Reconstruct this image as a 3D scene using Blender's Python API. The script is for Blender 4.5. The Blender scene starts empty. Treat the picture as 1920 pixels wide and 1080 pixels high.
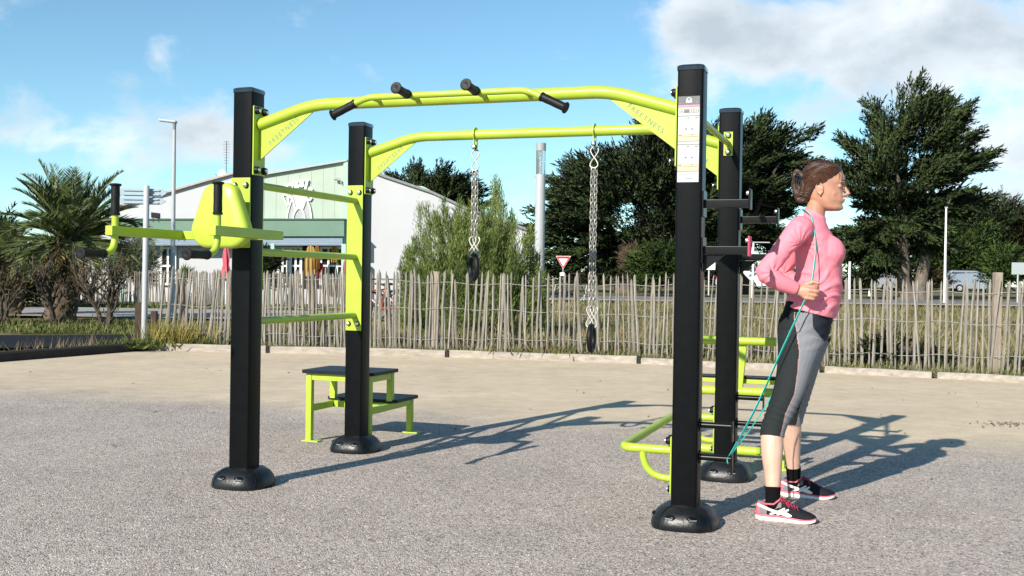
import bpy, bmesh, math, random
import numpy as np
from mathutils import Vector, Matrix, Quaternion
R = math.radians
random.seed(7)
rng = np.random.default_rng(11)
scene = bpy.context.scene
COL = scene.collection

# ------------------------------------------------------------------ camera
FPX, PITCH, ROLL, CAMH = 2015.58, -0.0084, 0.0154, 1.127
TH = -0.3372
U = Vector((math.cos(TH), math.sin(TH), 0)); V = Vector((-math.sin(TH), math.cos(TH), 0))
cam_d = bpy.data.cameras.new('camera'); cam = bpy.data.objects.new('camera', cam_d); COL.objects.link(cam)
cam_d.sensor_width = 36; cam_d.lens = 36 * FPX / 1920; cam_d.clip_end = 3000; cam_d.clip_start = 0.05
_f = Vector((0, math.cos(PITCH), math.sin(PITCH))); _u = Vector((0, -math.sin(PITCH), math.cos(PITCH))); _r = Vector((1, 0, 0))
_rr = _r * math.cos(ROLL) + _u * math.sin(ROLL); _uu = -_r * math.sin(ROLL) + _u * math.cos(ROLL)
M = Matrix.Identity(4)
for i in range(3):
    M[i][0] = _rr[i]; M[i][1] = _uu[i]; M[i][2] = -_f[i]
M[2][3] = CAMH
cam.matrix_world = M
scene.camera = cam

def at(px, py, Y):
    """world point on the sight line of a photo pixel at depth Y (used to survey where things stand)"""
    a, b = px - 960, py - 540
    u = a * math.cos(ROLL) + b * math.sin(ROLL); v = -a * math.sin(ROLL) + b * math.cos(ROLL)
    c, s = math.cos(PITCH), math.sin(PITCH)
    d = Vector((u / FPX, c + v / FPX * s, s - v / FPX * c))
    return Vector((0, 0, CAMH)) + d * (Y / d.y)

# ------------------------------------------------------------------ light
scene.view_settings.view_transform = 'Standard'; scene.view_settings.look = 'None'
scene.view_settings.exposure = 0.62; scene.view_settings.gamma = 1
SAZ = math.atan2(-0.565, -0.825); SEL = R(29.6)
SUN = Vector((math.sin(SAZ) * math.cos(SEL), math.cos(SAZ) * math.cos(SEL), math.sin(SEL)))
sd = bpy.data.lights.new('sun', 'SUN'); sd.energy = 4.9; sd.angle = R(0.55); sd.color = (1, 0.93, 0.82)
so = bpy.data.objects.new('sun', sd); COL.objects.link(so)
so.rotation_euler = (-SUN).to_track_quat('-Z', 'Y').to_euler()

world = bpy.data.worlds.new('World'); scene.world = world; world.use_nodes = True
nt = world.node_tree; N = nt.nodes; L = nt.links
bg = N['Background']
sky = N.new('ShaderNodeTexSky'); sky.sky_type = 'NISHITA'; sky.sun_disc = False
sky.sun_elevation = SEL; sky.sun_rotation = SAZ % (2 * math.pi)
sky.air_density = 0.85; sky.dust_density = 0.05; sky.ozone_density = 3.0; sky.altitude = 0

def mnode(op, a=None, b=None, c=None, tree=None):
    n = (tree or nt).nodes.new('ShaderNodeMath'); n.operation = op
    for i, v in enumerate((a, b, c)):
        if v is None: continue
        if isinstance(v, (int, float)): n.inputs[i].default_value = v
        else: (tree or nt).links.new(v, n.inputs[i])
    return n.outputs[0]
tc = N.new('ShaderNodeTexCoord')
sep = N.new('ShaderNodeSeparateXYZ'); L.new(tc.outputs['Generated'], sep.inputs[0])
ydir = mnode('MAXIMUM', sep.outputs[1], 0.12)
tx = mnode('DIVIDE', sep.outputs[0], ydir); tz = mnode('DIVIDE', sep.outputs[2], ydir)
comb = N.new('ShaderNodeCombineXYZ'); L.new(tx, comb.inputs[0]); L.new(tz, comb.inputs[1])
def noise(vec, scale, detail, rough, dist=0.0, tree=None):
    t = tree or nt
    n = t.nodes.new('ShaderNodeTexNoise'); n.inputs['Scale'].default_value = scale
    n.inputs['Detail'].default_value = detail; n.inputs['Roughness'].default_value = rough
    n.inputs['Distortion'].default_value = dist
    if vec is not None: t.links.new(vec, n.inputs['Vector'])
    return n.outputs['Fac']
mapn = N.new('ShaderNodeMapping'); L.new(comb.outputs[0], mapn.inputs[0]); mapn.inputs['Scale'].default_value = (1, 1.5, 1)
n1 = noise(mapn.outputs[0], 9.0, 8, 0.58, 0.25)
n2 = noise(mapn.outputs[0], 3.2, 5, 0.5)
def blob(px, py, rx, ry, amp):
    cx = (px - 960) / FPX; cy = (523 + 0.0154 * (px - 960) - py) / FPX
    a = mnode('MULTIPLY', mnode('SUBTRACT', tx, cx), FPX / rx)
    b = mnode('MULTIPLY', mnode('SUBTRACT', tz, cy), FPX / ry)
    d = mnode('ADD', mnode('MULTIPLY', a, a), mnode('MULTIPLY', b, b))
    e = mnode('POWER', 2.718, mnode('MULTIPLY', d, -1.0))
    return mnode('MULTIPLY', e, amp)
def total(lst):
    s = lst[0]
    for x in lst[1:]: s = mnode('ADD', s, x)
    return s
blobs = total([blob(*b) for b in [
    (1470, 70, 190, 110, 0.88), (1750, 40, 330, 130, 0.92), (1300, 60, 60, 110, 0.5), (1900, 150, 200, 110, 0.65),
    (1540, 270, 70, 60, 0.55), (1890, 300, 130, 90, 0.75), (1950, 420, 200, 80, 0.6),
    (295, 105, 42, 40, 0.52), (225, 170, 60, 45, 0.33), (370, 240, 110, 55, 0.52), (150, 240, 150, 45, 0.50), (60, 270, 160, 40, 0.42),
    (480, 285, 140, 40, 0.36), (310, 340, 120, 35, 0.33), (930, 400, 120, 45, 0.34), (1500, 480, 500, 60, 0.3)]])
den = mnode('ADD', mnode('MULTIPLY', mnode('SUBTRACT', n1, 0.5), 2.7), mnode('ADD', blobs, mnode('MULTIPLY', mnode('SUBTRACT', n2, 0.5), 0.5)))
mr = N.new('ShaderNodeMapRange'); mr.interpolation_type = 'SMOOTHSTEP'; L.new(den, mr.inputs[0])
mr.inputs[1].default_value = 0.22; mr.inputs[2].default_value = 0.95
mr.inputs[3].default_value = 0; mr.inputs[4].default_value = 0.90
# cloud tone: bright edges, greyer where thick
mr2 = N.new('ShaderNodeMapRange'); n4 = noise(mapn.outputs[0], 6.5, 6, 0.55, 0.3); L.new(mnode('ADD', mnode('MULTIPLY', den, 0.35), mnode('MULTIPLY', n4, 1.6)), mr2.inputs[0])
mr2.inputs[1].default_value = 0.80; mr2.inputs[2].default_value = 1.42
mr2.inputs[3].default_value = 1; mr2.inputs[4].default_value = 0
cr = N.new('ShaderNodeMix'); cr.data_type = 'RGBA'
cr.inputs['A'].default_value = (4.2, 4.7, 5.1, 1); cr.inputs['B'].default_value = (8.0, 8.2, 8.4, 1)
L.new(mr2.outputs[0], cr.inputs['Factor'])
tint = N.new('ShaderNodeMix'); tint.data_type = 'RGBA'; tint.blend_type = 'MULTIPLY'; tint.inputs['Factor'].default_value = 1
L.new(sky.outputs[0], tint.inputs['A']); tint.inputs['B'].default_value = (1.0, 1.21, 1.11, 1)
mx = N.new('ShaderNodeMix'); mx.data_type = 'RGBA'
L.new(mr.outputs[0], mx.inputs['Factor']); L.new(tint.outputs['Result'], mx.inputs['A']); L.new(cr.outputs['Result'], mx.inputs['B'])
L.new(mx.outputs['Result'], bg.inputs[0]); bg.inputs[1].default_value = 0.092

# ------------------------------------------------------------------ materials
MATS = {}
def mat(name, color, rough=0.6, metal=0.0, var=0.0, vscale=8.0, bump=0.0, bscale=60.0, spec=0.5, coat=0.0, sss=0.0, trans=0.0, island=None, stretch=None, alpha=None):
    """procedural Principled material: noise varies the colour, finer noise the bump"""
    if name in MATS: return MATS[name]
    m = bpy.data.materials.new(name); m.use_nodes = True
    t = m.node_tree; b = t.nodes['Principled BSDF']
    b.inputs['Base Color'].default_value = (*color, 1); b.inputs['Roughness'].default_value = rough
    b.inputs['Metallic'].default_value = metal; b.inputs['Specular IOR Level'].default_value = spec
    b.inputs['Coat Weight'].default_value = coat
    if sss: b.inputs['Subsurface Weight'].default_value = sss; b.inputs['Subsurface Radius'].default_value = (0.02, 0.008, 0.004); b.inputs['Subsurface Scale'].default_value = 0.5
    if trans: b.inputs['Transmission Weight'].default_value = trans
    c = t.nodes.new('ShaderNodeTexCoord'); vec = c.outputs['Object']
    if stretch:
        mp = t.nodes.new('ShaderNodeMapping'); mp.inputs['Scale'].default_value = stretch
        t.links.new(vec, mp.inputs[0]); vec = mp.outputs[0]
    if var or island:
        f = noise(vec, vscale, 6, 0.6, 0, t)
        mixn = t.nodes.new('ShaderNodeMix'); mixn.data_type = 'RGBA'
        lo = tuple(x * (1 - var) for x in color); hi = tuple(min(1, x * (1 + var)) for x in color)
        if island: lo, hi = color, island
        mixn.inputs['A'].default_value = (*lo, 1); mixn.inputs['B'].default_value = (*hi, 1)
        if island:
            g = t.nodes.new('ShaderNodeNewGeometry')
            f = _isl(t, g, f)
        else:
            r = t.nodes.new('ShaderNodeMapRange'); t.links.new(f, r.inputs[0]); r.inputs[1].default_value = 0.3; r.inputs[2].default_value = 0.7
            f = r.outputs[0]
        t.links.new(f, mixn.inputs['Factor']); t.links.new(mixn.outputs['Result'], b.inputs['Base Color'])
    if bump:
        f2 = noise(vec, bscale, 4, 0.6, 0, t)
        bn = t.nodes.new('ShaderNodeBump'); bn.inputs['Strength'].default_value = bump; bn.inputs['Distance'].default_value = 0.01
        t.links.new(f2, bn.inputs['Height']); t.links.new(bn.outputs[0], b.inputs['Normal'])
    MATS[name] = m
    return m
def _isl(t, g, f):
    r = t.nodes.new('ShaderNodeMapRange'); t.links.new(f, r.inputs[0]); r.inputs[1].default_value = 0.35; r.inputs[2].default_value = 0.65
    return mnode('ADD', mnode('MULTIPLY', g.outputs['Random Per Island'], 0.38, tree=t), mnode('MULTIPLY', r.outputs[0], 0.62, tree=t), tree=t)

LIME = mat('lime_paint', (0.36, 0.49, 0.034), 0.42, var=0.09, vscale=5, bump=0.03, bscale=400, coat=0.12)
BLACKP = mat('black_powder_coat', (0.0026, 0.0030, 0.0038), 0.34, bump=0.03, bscale=350, var=0.3, vscale=20, spec=0.12)
BLACKM = mat('black_metal', (0.005, 0.005, 0.006), 0.3, var=0.2, spec=0.2)
RUBBER = mat('black_rubber', (0.008, 0.008, 0.009), 0.5, spec=0.22, bump=0.12, bscale=120, var=0.3, vscale=30)
BASEP = mat('black_base_plastic', (0.008, 0.009, 0.011), 0.36, bump=0.2, spec=0.4, bscale=60, var=0.9, vscale=7)
CHROME = mat('bolt_steel', (0.75, 0.75, 0.74), 0.25, metal=0.9, var=0.1)
GALV = mat('galvanised_steel', (0.55, 0.56, 0.55), 0.45, metal=0.75, var=0.15, vscale=30)
GREYPOLE = mat('pale_grey_paint', (0.39, 0.41, 0.425), 0.45, var=0.06, vscale=4)
WHITE = mat('white_paint', (0.80, 0.80, 0.79), 0.6, var=0.04, vscale=2, bump=0.05, bscale=20)
DARK = mat('dark_grey', (0.03, 0.03, 0.033), 0.5, var=0.3)
LETTER = mat('cut_out_grey', (0.17, 0.21, 0.14), 0.7, var=0.2)

# ------------------------------------------------------------------ mesh builder
class MB:
    def __init__(s): s.v = []; s.f = []; s.m = []; s.mi = 0; s.bev = False
    def add(s, verts, faces, mi=None):
        o = len(s.v); s.v += [tuple(p) for p in verts]
        s.f += [tuple(o + i for i in f) for f in faces]; s.m += [s.mi if mi is None else mi] * len(faces)
    def box(s, c, size, X=(1, 0, 0), Y=(0, 1, 0), Z=(0, 0, 1), bev=0.0, mi=None):
        c = Vector(c); X = Vector(X).normalized(); Y = Vector(Y).normalized(); Z = Vector(Z).normalized()
        if bev <= 0:
            vs = [c + X * (size[0] / 2 * i) + Y * (size[1] / 2 * j) + Z * (size[2] / 2 * k) for k in (-1, 1) for j in (-1, 1) for i in (-1, 1)]
            s.add(vs, [(0, 2, 3, 1), (4, 5, 7, 6), (0, 1, 5, 4), (2, 6, 7, 3), (0, 4, 6, 2), (1, 3, 7, 5)], mi)
        else:
            s.bev = True; bm = bmesh.new(); bmesh.ops.create_cube(bm, size=1)
            for v in bm.verts: v.co = Vector((v.co.x * size[0], v.co.y * size[1], v.co.z * size[2]))
            bmesh.ops.bevel(bm, geom=list(bm.edges), offset=bev, segments=2, affect='EDGES', profile=0.5)
            bm.verts.index_update()
            s.add([c + X * v.co.x + Y * v.co.y + Z * v.co.z for v in bm.verts], [[v.index for v in f.verts] for f in bm.faces], mi)
            bm.free()
    def beam(s, a, b, w, h, up=(0, 0, 1), bev=0.0, mi=None):
        a = Vector(a); b = Vector(b); X = (b - a).normalized(); Y = Vector(up).cross(X)
        if Y.length < 1e-4: Y = Vector((0, 1, 0)).cross(X)
        Y.normalize(); Z = X.cross(Y)
        s.box((a + b) / 2, ((b - a).length, w, h), X, Y, Z, bev, mi)
    def tube(s, path, rad, n=12, caps=True, mi=None, ref=None, sq=None):
        """tube along a path, rad number or list; sq=(a,b) scales section axes"""
        P = [Vector(p) for p in path]; k = len(P)
        rads = rad if isinstance(rad, (list, tuple)) else [rad] * k
        T = []
        for i in range(k):
            d = (P[min(i + 1, k - 1)] - P[max(i - 1, 0)]); T.append(d.normalized() if d.length > 1e-9 else Vector((0, 0, 1)))
        r0 = Vector(ref) if ref is not None else (Vector((0, 0, 1)) if abs(T[0].z) < 0.9 else Vector((1, 0, 0)))
        nrm = (r0 - T[0] * r0.dot(T[0])).normalized()
        vs = []; fs = []
        for i in range(k):
            if i:
                nrm = nrm - T[i] * nrm.dot(T[i])
                nrm = nrm.normalized() if nrm.length > 1e-6 else T[i].orthogonal().normalized()
            bi = T[i].cross(nrm)
            rr = rads[i]; ra, rb = (rr if isinstance(rr, (tuple, list)) else (rr, rr))
            if sq: ra *= sq[0]; rb *= sq[1]
            for j in range(n):
                a = 2 * math.pi * j / n
                vs.append(P[i] + nrm * (ra * math.cos(a)) + bi * (rb * math.sin(a)))
        for i in range(k - 1):
            for j in range(n):
                fs.append((i * n + j, i * n + (j + 1) % n, (i + 1) * n + (j + 1) % n, (i + 1) * n + j))
        if caps:
            fs.append(tuple(range(n - 1, -1, -1))); fs.append(tuple((k - 1) * n + j for j in range(n)))
        s.add(vs, fs, mi)
    def lathe(s, prof, c=(0, 0, 0), axis=(0, 0, 1), n=24, mi=None, sx=1.0, sy=1.0):
        c = Vector(c); Z = Vector(axis).normalized(); X = Z.orthogonal().normalized()
        if abs(Z.z) > 0.99: X = Vector((1, 0, 0))
        Y = Z.cross(X); vs = []; fs = []
        for (r, z) in prof:
            for j in range(n):
                a = 2 * math.pi * j / n
                vs.append(c + Z * z + X * (r * sx * math.cos(a)) + Y * (r * sy * math.sin(a)))
        for i in range(len(prof) - 1):
            for j in range(n):
                fs.append((i * n + j, i * n + (j + 1) % n, (i + 1) * n + (j + 1) % n, (i + 1) * n + j))
        fs.append(tuple(range(n - 1, -1, -1))); fs.append(tuple((len(prof) - 1) * n + j for j in range(n)))
        s.add(vs, fs, mi)
    def prism(s, poly, vec, mi=None):
        """extrude a planar polygon (3D points) by vec"""
        P = [Vector(p) for p in poly]; d = Vector(vec); n = len(P)
        fs = [tuple(range(n - 1, -1, -1)), tuple(n + i for i in range(n))]
        for i in range(n): fs.append((i, (i + 1) % n, n + (i + 1) % n, n + i))
        s.add(P + [p + d for p in P], fs, mi)
    def ball(s, c, r, n=12, m=8, mi=None, X=(1, 0, 0), Y=(0, 1, 0), Z=(0, 0, 1)):
        c = Vector(c); rx, ry, rz = r if isinstance(r, (tuple, list)) else (r, r, r)
        X = Vector(X).normalized(); Y = Vector(Y).normalized(); Z = Vector(Z).normalized()
        vs = [c - Z * rz]; fs = []
        for i in range(1, m):
            t = -math.pi / 2 + math.pi * i / m
            for j in range(n):
                a = 2 * math.pi * j / n
                vs.append(c + X * (rx * math.cos(t) * math.cos(a)) + Y * (ry * math.cos(t) * math.sin(a)) + Z * (rz * math.sin(t)))
        vs.append(c + Z * rz); top = len(vs) - 1
        for j in range(n):
            fs.append((0, 1 + (j + 1) % n, 1 + j)); fs.append((top, 1 + (m - 2) * n + j, 1 + (m - 2) * n + (j + 1) % n))
        for i in range(m - 2):
            for j in range(n):
                fs.append((1 + i * n + j, 1 + i * n + (j + 1) % n, 1 + (i + 1) * n + (j + 1) % n, 1 + (i + 1) * n + j))
        s.add(vs, fs, mi)
    def torus(s, c, R_, r, axis=(0, 0, 1), n=28, m=10, mi=None, sx=1.0, sy=1.0, X=None):
        c = Vector(c); Z = Vector(axis).normalized(); X = Vector(X).normalized() if X is not None else Z.orthogonal().normalized(); Y = Z.cross(X)
        P = [c + X * (R_ * sx * math.cos(2 * math.pi * i / n)) + Y * (R_ * sy * math.sin(2 * math.pi * i / n)) for i in range(n)]
        vs = []; fs = []
        for i in range(n):
            T = (P[(i + 1) % n] - P[i - 1]).normalized(); B = T.cross(Z)
            for j in range(m):
                a = 2 * math.pi * j / m
                vs.append(P[i] + B * (r * math.cos(a)) + Z * (r * math.sin(a)))
        for i in range(n):
            for j in range(m):
                fs.append((i * m + j, ((i + 1) % n) * m + j, ((i + 1) % n) * m + (j + 1) % m, i * m + (j + 1) % m))
        s.add(vs, fs, mi)
    def build(s, name, mats, parent=None, smooth=True, angle=38, offset=None):
        me = bpy.data.meshes.new(name)
        v = s.v
        if offset is not None: v = [tuple(Vector(p) - Vector(offset)) for p in v]
        me.from_pydata(v, [], s.f)
        for m in (mats if isinstance(mats, (list, tuple)) else [mats]): me.materials.append(m)
        me.polygons.foreach_set('material_index', s.m)
        bm = bmesh.new(); bm.from_mesh(me); bmesh.ops.recalc_face_normals(bm, faces=bm.faces)
        if smooth:
            ca = math.cos(R(angle))
            for f in bm.faces: f.smooth = True
            for e in bm.edges:
                if len(e.link_faces) == 2 and e.link_faces[0].normal.dot(e.link_faces[1].normal) < ca: e.smooth = False
        bm.to_mesh(me); bm.free()
        o = link(name, me, parent, offset)
        if s.bev and smooth: w = o.modifiers.new('weighted_normals', 'WEIGHTED_NORMAL'); w.keep_sharp = True
        return o
def link(name, me, parent=None, loc=None):
    o = bpy.data.objects.new(name, me); COL.objects.link(o)
    if parent is not None: o.parent = parent
    if loc is not None: o.location = loc
    return o
def tag(o, label=None, cat=None, group=None, kind=None):
    if label: o['label'] = label
    if cat: o['category'] = cat
    if group: o['group'] = group
    if kind: o['kind'] = kind
    return o
def thing(name, label, cat, loc=(0, 0, 0), rz=0.0, group=None):
    o = bpy.data.objects.new(name, None); COL.objects.link(o); o.empty_display_size = 0.1
    o.location = loc; o.rotation_euler = (0, 0, rz)
    return tag(o, label, cat, group)
def kids(o): return [c for c in bpy.data.objects if c.parent == o]
def copy_tree(o, parent=None):
    c = o.copy(); COL.objects.link(c)
    if parent is not None: c.parent = parent
    for ch in kids(o): copy_tree(ch, c)
    return c
def fillet(P, rad, n=6):
    """round the inner corners of a polyline"""
    P = [Vector(p) for p in P]; out = [P[0]]
    for i in range(1, len(P) - 1):
        a, b, c = P[i - 1], P[i], P[i + 1]
        d1 = (a - b); d2 = (c - b); r = min(rad, d1.length * (0.49 if i > 1 else 0.97), d2.length * (0.49 if i < len(P) - 2 else 0.97))
        p, q = b + d1.normalized() * r, b + d2.normalized() * r
        for k in range(n + 1):
            t = k / n; out.append(p * (1 - t) ** 2 + b * (2 * t * (1 - t)) + q * t * t)
    out.append(P[-1]); return out
def text_mesh(txt, size, depth, spacing=1.0, align='CENTER', bold=0.0):
    cu = bpy.data.curves.new('lettering', 'FONT'); cu.body = txt; cu.size = size; cu.extrude = depth; cu.space_character = spacing; cu.offset = bold
    cu.align_x = align; cu.align_y = 'CENTER'
    o = bpy.data.objects.new('lettering', cu); COL.objects.link(o)
    dg = bpy.context.evaluated_depsgraph_get(); dg.update()
    me = bpy.data.meshes.new_from_object(o.evaluated_get(dg)); bpy.data.objects.remove(o)
    return me
def text_obj(name, txt, size, depth, m, parent, mtx, spacing=1.0, bold=0.0):
    me = text_mesh(txt, size, depth, spacing, 'CENTER', bold); me.transform(mtx); me.materials.clear(); me.materials.append(m)
    return link(name, me, parent)
def basis(o, X, Y):
    X = Vector(X).normalized(); Y = Vector(Y).normalized(); Z = X.cross(Y); m = Matrix.Identity(4)
    for i in range(3): m[i][0] = X[i]; m[i][1] = Y[i]; m[i][2] = Z[i]; m[i][3] = Vector(o)[i]
    return m
def np_mesh(name, verts, faces, mats, parent=None, mi=None, loc=None, k=4, soft=None):
    """fast mesh of independent k-gons from numpy arrays"""
    me = bpy.data.meshes.new(name); nv = len(verts); nf = len(faces)
    me.vertices.add(nv); me.vertices.foreach_set('co', np.asarray(verts, np.float32).ravel())
    me.loops.add(nf * k); me.loops.foreach_set('vertex_index', np.asarray(faces, np.int32).ravel())
    me.polygons.add(nf); me.polygons.foreach_set('loop_start', np.arange(0, nf * k, k, dtype=np.int32))
    for m in (mats if isinstance(mats, (list, tuple)) else [mats]): me.materials.append(m)
    if mi is not None: me.polygons.foreach_set('material_index', np.asarray(mi, np.int32))
    if soft is not None:    # direction each leaf clump faces, so that a crown shades as soft masses
        at_ = me.attributes.new('clump_normal', 'FLOAT_VECTOR', 'POINT'); at_.data.foreach_set('vector', np.repeat(soft, k, axis=0).astype(np.float32).ravel())
    me.update(calc_edges=True)
    return link(name, me, parent, loc)
def clump_shading(m):
    t = m.node_tree; a = t.nodes.new('ShaderNodeAttribute'); a.attribute_name = 'clump_normal'; t.links.new(a.outputs['Vector'], t.nodes['Principled BSDF'].inputs['Normal']); return m
def nrm(a): return a / np.maximum(np.linalg.norm(a, axis=1, keepdims=True), 1e-9)
def leaf_quads(pos, d, length, width):
    """kite-shaped leaves: pos, direction, length, width arrays"""
    n = len(pos); d = nrm(d); s = nrm(np.cross(d, rng.normal(size=(n, 3))))
    length = np.broadcast_to(length, n)[:, None]; width = np.broadcast_to(width, n)[:, None]
    v = np.stack([pos, pos + d * length * .45 + s * width * .5, pos + d * length, pos + d * length * .45 - s * width * .5], 1).reshape(-1, 3)
    return v, np.arange(4 * n).reshape(-1, 4)
# ------------------------------------------------------------------ the exercise frame (local axes: x along the pull-up bars, y from the front pair of posts to the rear pair)
RW, RD, PH, PW = 2.3692, 1.2838, 2.115, 0.0596
RC = Vector((-0.08774, 5.95883, 0))
rig = thing('calisthenics_frame', 'tall black four-post outdoor exercise frame with lime green bars on grey gravel', 'exercise frame', RC, TH)
hw, hd = RW / 2, RD / 2
POSTS = {'A': (-hw, -hd), 'B': (hw, -hd), 'C': (-hw, hd), 'D': (hw, hd)}

def bolt(parent, c, axis, cap='dark'):
    m = MB(); a = Vector(axis).normalized(); c = Vector(c)
    m.lathe([(0.0165, 0), (0.0165, 0.006), (0.0145, 0.010)], c, a, 14, mi=0)
    m.lathe([(0.0125, 0.008), (0.0125, 0.012), (0.010, 0.018), (0.004, 0.0205)], c, a, 14, mi=1 if cap != 'black' else 0)
    return m.build('bolt', [RUBBER, CHROME], parent)
def capped_bolt(parent, c, axis):
    m = MB(); a = Vector(axis).normalized(); c = Vector(c)
    m.lathe([(0.019, 0), (0.019, 0.014), (0.016, 0.022)], c, a, 16, mi=0)
    m.lathe([(0.0105, 0.020), (0.0105, 0.026), (0.004, 0.029)], c, a, 10, mi=1)
    return m.build('bolt', [RUBBER, CHROME], parent)

def make_post(k, x, y):
    # rounded square tube
    m = MB(); r = 0.010; prof = []
    for cx, cy, a0 in ((1, 1, 0), (-1, 1, 90), (-1, -1, 180), (1, -1, 270)):
        for q in range(4):
            a = R(a0 + q * 30); prof.append((x + cx * (PW - r) + r * math.cos(a), y + cy * (PW - r) + r * math.sin(a), 0.0))
    m.prism(prof, (0, 0, PH - 0.012))
    p = m.build('post', BLACKP, rig)
    c = MB(); w = PW + 0.0035; rr = 0.012; pts = []
    def ring(w, z):
        out = []
        for cx, cy, a0 in ((1, 1, 0), (-1, 1, 90), (-1, -1, 180), (1, -1, 270)):
            for q in range(4):
                a = R(a0 + q * 30); out.append((x + cx * (w - rr) + rr * math.cos(a), y + cy * (w - rr) + rr * math.sin(a), z))
        return out
    rings = [ring(w, PH - 0.022), ring(w, PH - 0.004), ring(w - 0.005, PH + 0.001), ring(w - 0.022, PH + 0.007)]
    vs = [q for rg in rings for q in rg]; n = 16; fs = [tuple(range(n - 1, -1, -1)), tuple(3 * n + i for i in range(n))]
    for i in range(3):
        for j in range(n): fs.append((i * n + j, i * n + (j + 1) % n, (i + 1) * n + (j + 1) % n, (i + 1) * n + j))
    c.add(vs, fs); c.build('post_cap', CAPM, p, angle=30)
    # moulded rubbery foot: squircle dome with slots for a spanner
    d = MB(); prof = [(0.178, 0.0), (0.183, 0.012), (0.182, 0.03), (0.172, 0.055), (0.152, 0.078), (0.125, 0.094), (0.098, 0.101), (0.070, 0.103)]
    n = 56; vs = []; fs = []
    for (rad, z) in prof:
        for j in range(n):
            a = 2 * math.pi * j / n; ca, sa = math.cos(a), math.sin(a)
            e = 2.7; q = (abs(ca) ** e + abs(sa) ** e) ** (-1 / e)
            bulge = 1 + 0.035 * math.exp(-((a * 180 / math.pi - 230) / 24) ** 2) * (1 if z < .09 else 0)
            vs.append((x + ca * q * rad * 0.83 * bulge, y + sa * q * rad * 0.83 * bulge, z))
    for i in range(len(prof) - 1):
        for j in range(n): fs.append((i * n + j, i * n + (j + 1) % n, (i + 1) * n + (j + 1) % n, (i + 1) * n + j))
    fs.append(tuple((len(prof) - 1) * n + j for j in range(n)))
    d.add(vs, fs, 0)
    for a in (205, 252, 292, 75):
        ca, sa = math.cos(R(a)), math.sin(R(a)); e = 2.7; q = (abs(ca) ** e + abs(sa) ** e) ** (-1 / e) * 0.83
        rad = 0.166 * q; tn = Vector((-sa, ca, 0)); out = Vector((ca, sa, 0)); c0 = Vector((x, y, 0.06)) + out * rad
        up = (Vector((0, 0, 1)) * 0.75 - out * 0.65).normalized(); nn = tn.cross(up)
        d.ball(c0 + out * 0.001, (0.026, 0.010, 0.012), 12, 6, 1, tn, up.cross(tn), up)
        d.box(c0 + out * 0.0065 - up * 0.0085, (0.036, 0.012, 0.004), tn, up.cross(tn), up, 0.0015, 2)
    for a in (235, 325, 55, 145):    # mould seams
        ca, sa = math.cos(R(a)), math.sin(R(a)); e = 2.7; q = (abs(ca) ** e + abs(sa) ** e) ** (-1 / e) * 0.83
        b = 1 + 0.035 * math.exp(-((a - 230) / 24) ** 2)
        d.tube([(x + ca * q * r_ * b, y + sa * q * r_ * b, z_) for r_, z_ in prof[1:7]], 0.0022, 5, mi=1)
    d.build('base_cover', [BASEP, BLACKM, GREYSLOT], p)
    return p
CAPM = mat('post_cap_plastic', (0.012, 0.012, 0.013), 0.12, metal=0.0, var=0.6, vscale=45, coat=0.6)
GREYSLOT = mat('slot_lip', (0.25, 0.26, 0.26), 0.4, var=0.2)
posts = {k: make_post(k, *POSTS[k]) for k in 'ABCD'}

TR = 0.031
def high_bar(name, y, label_front):
    z0, z1 = 2.020, 1.925
    P = fillet([(-hw + PW + 0.008, y, z1), (-0.80, y, z0), (0.80, y, z0), (hw - PW - 0.008, y, z1)], 0.10, 10)
    m = MB(); m.tube(P, TR, 20); bar = m.build(name, LIME, rig)
    for s in (-1, 1):
        x0 = s * (hw - PW - 0.004)
        m = MB(); m.box((x0, y, 1.838), (0.008, 0.112, 0.366), bev=0.003); m.build('mounting_plate', LIME, bar)
        for zz in (1.995, 1.682):
            for dy in (-0.036, 0.036): capped_bolt(bar, (x0 - s * 0.004, y + dy, zz), (-s, 0, 0))
        g = MB(); xi = s * (hw - PW - 0.010)
        g.prism([(xi, y - 0.004, 1.90), (xi, y - 0.004, 1.735), (s * 0.785, y - 0.004, 1.990), (s * 0.83, y - 0.004, 2.0)], (0, 0.008, 0))
        g.build('gusset', LIME, bar)
        # cut-out lettering along the lower edge
        a = Vector((xi, 0, 1.735)); b = Vector((s * 0.785, 0, 1.990))
        d = (b - a).normalized() if s < 0 else (a - b).normalized()
        nrm_ = Vector((-d.z, 0, d.x)); nrm_ = nrm_ if nrm_.z > 0 else -nrm_
        mid = (a + b) / 2 + nrm_ * 0.030
        for face in (-1, 1):
            q = Vector((mid.x, y + face * 0.0048, mid.z))
            m4 = basis(q, d if label_front else -d, Vector((0, -1, 0)).cross(d))
            text_obj('lettering', 'FREETNESS', 0.034, 0.0006, LETTER, bar, m4, 1.35)
    return bar
front_bar = high_bar('pull_up_bar', -hd, True)
rear_bar = high_bar('pull_up_bar', hd, False)

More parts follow.
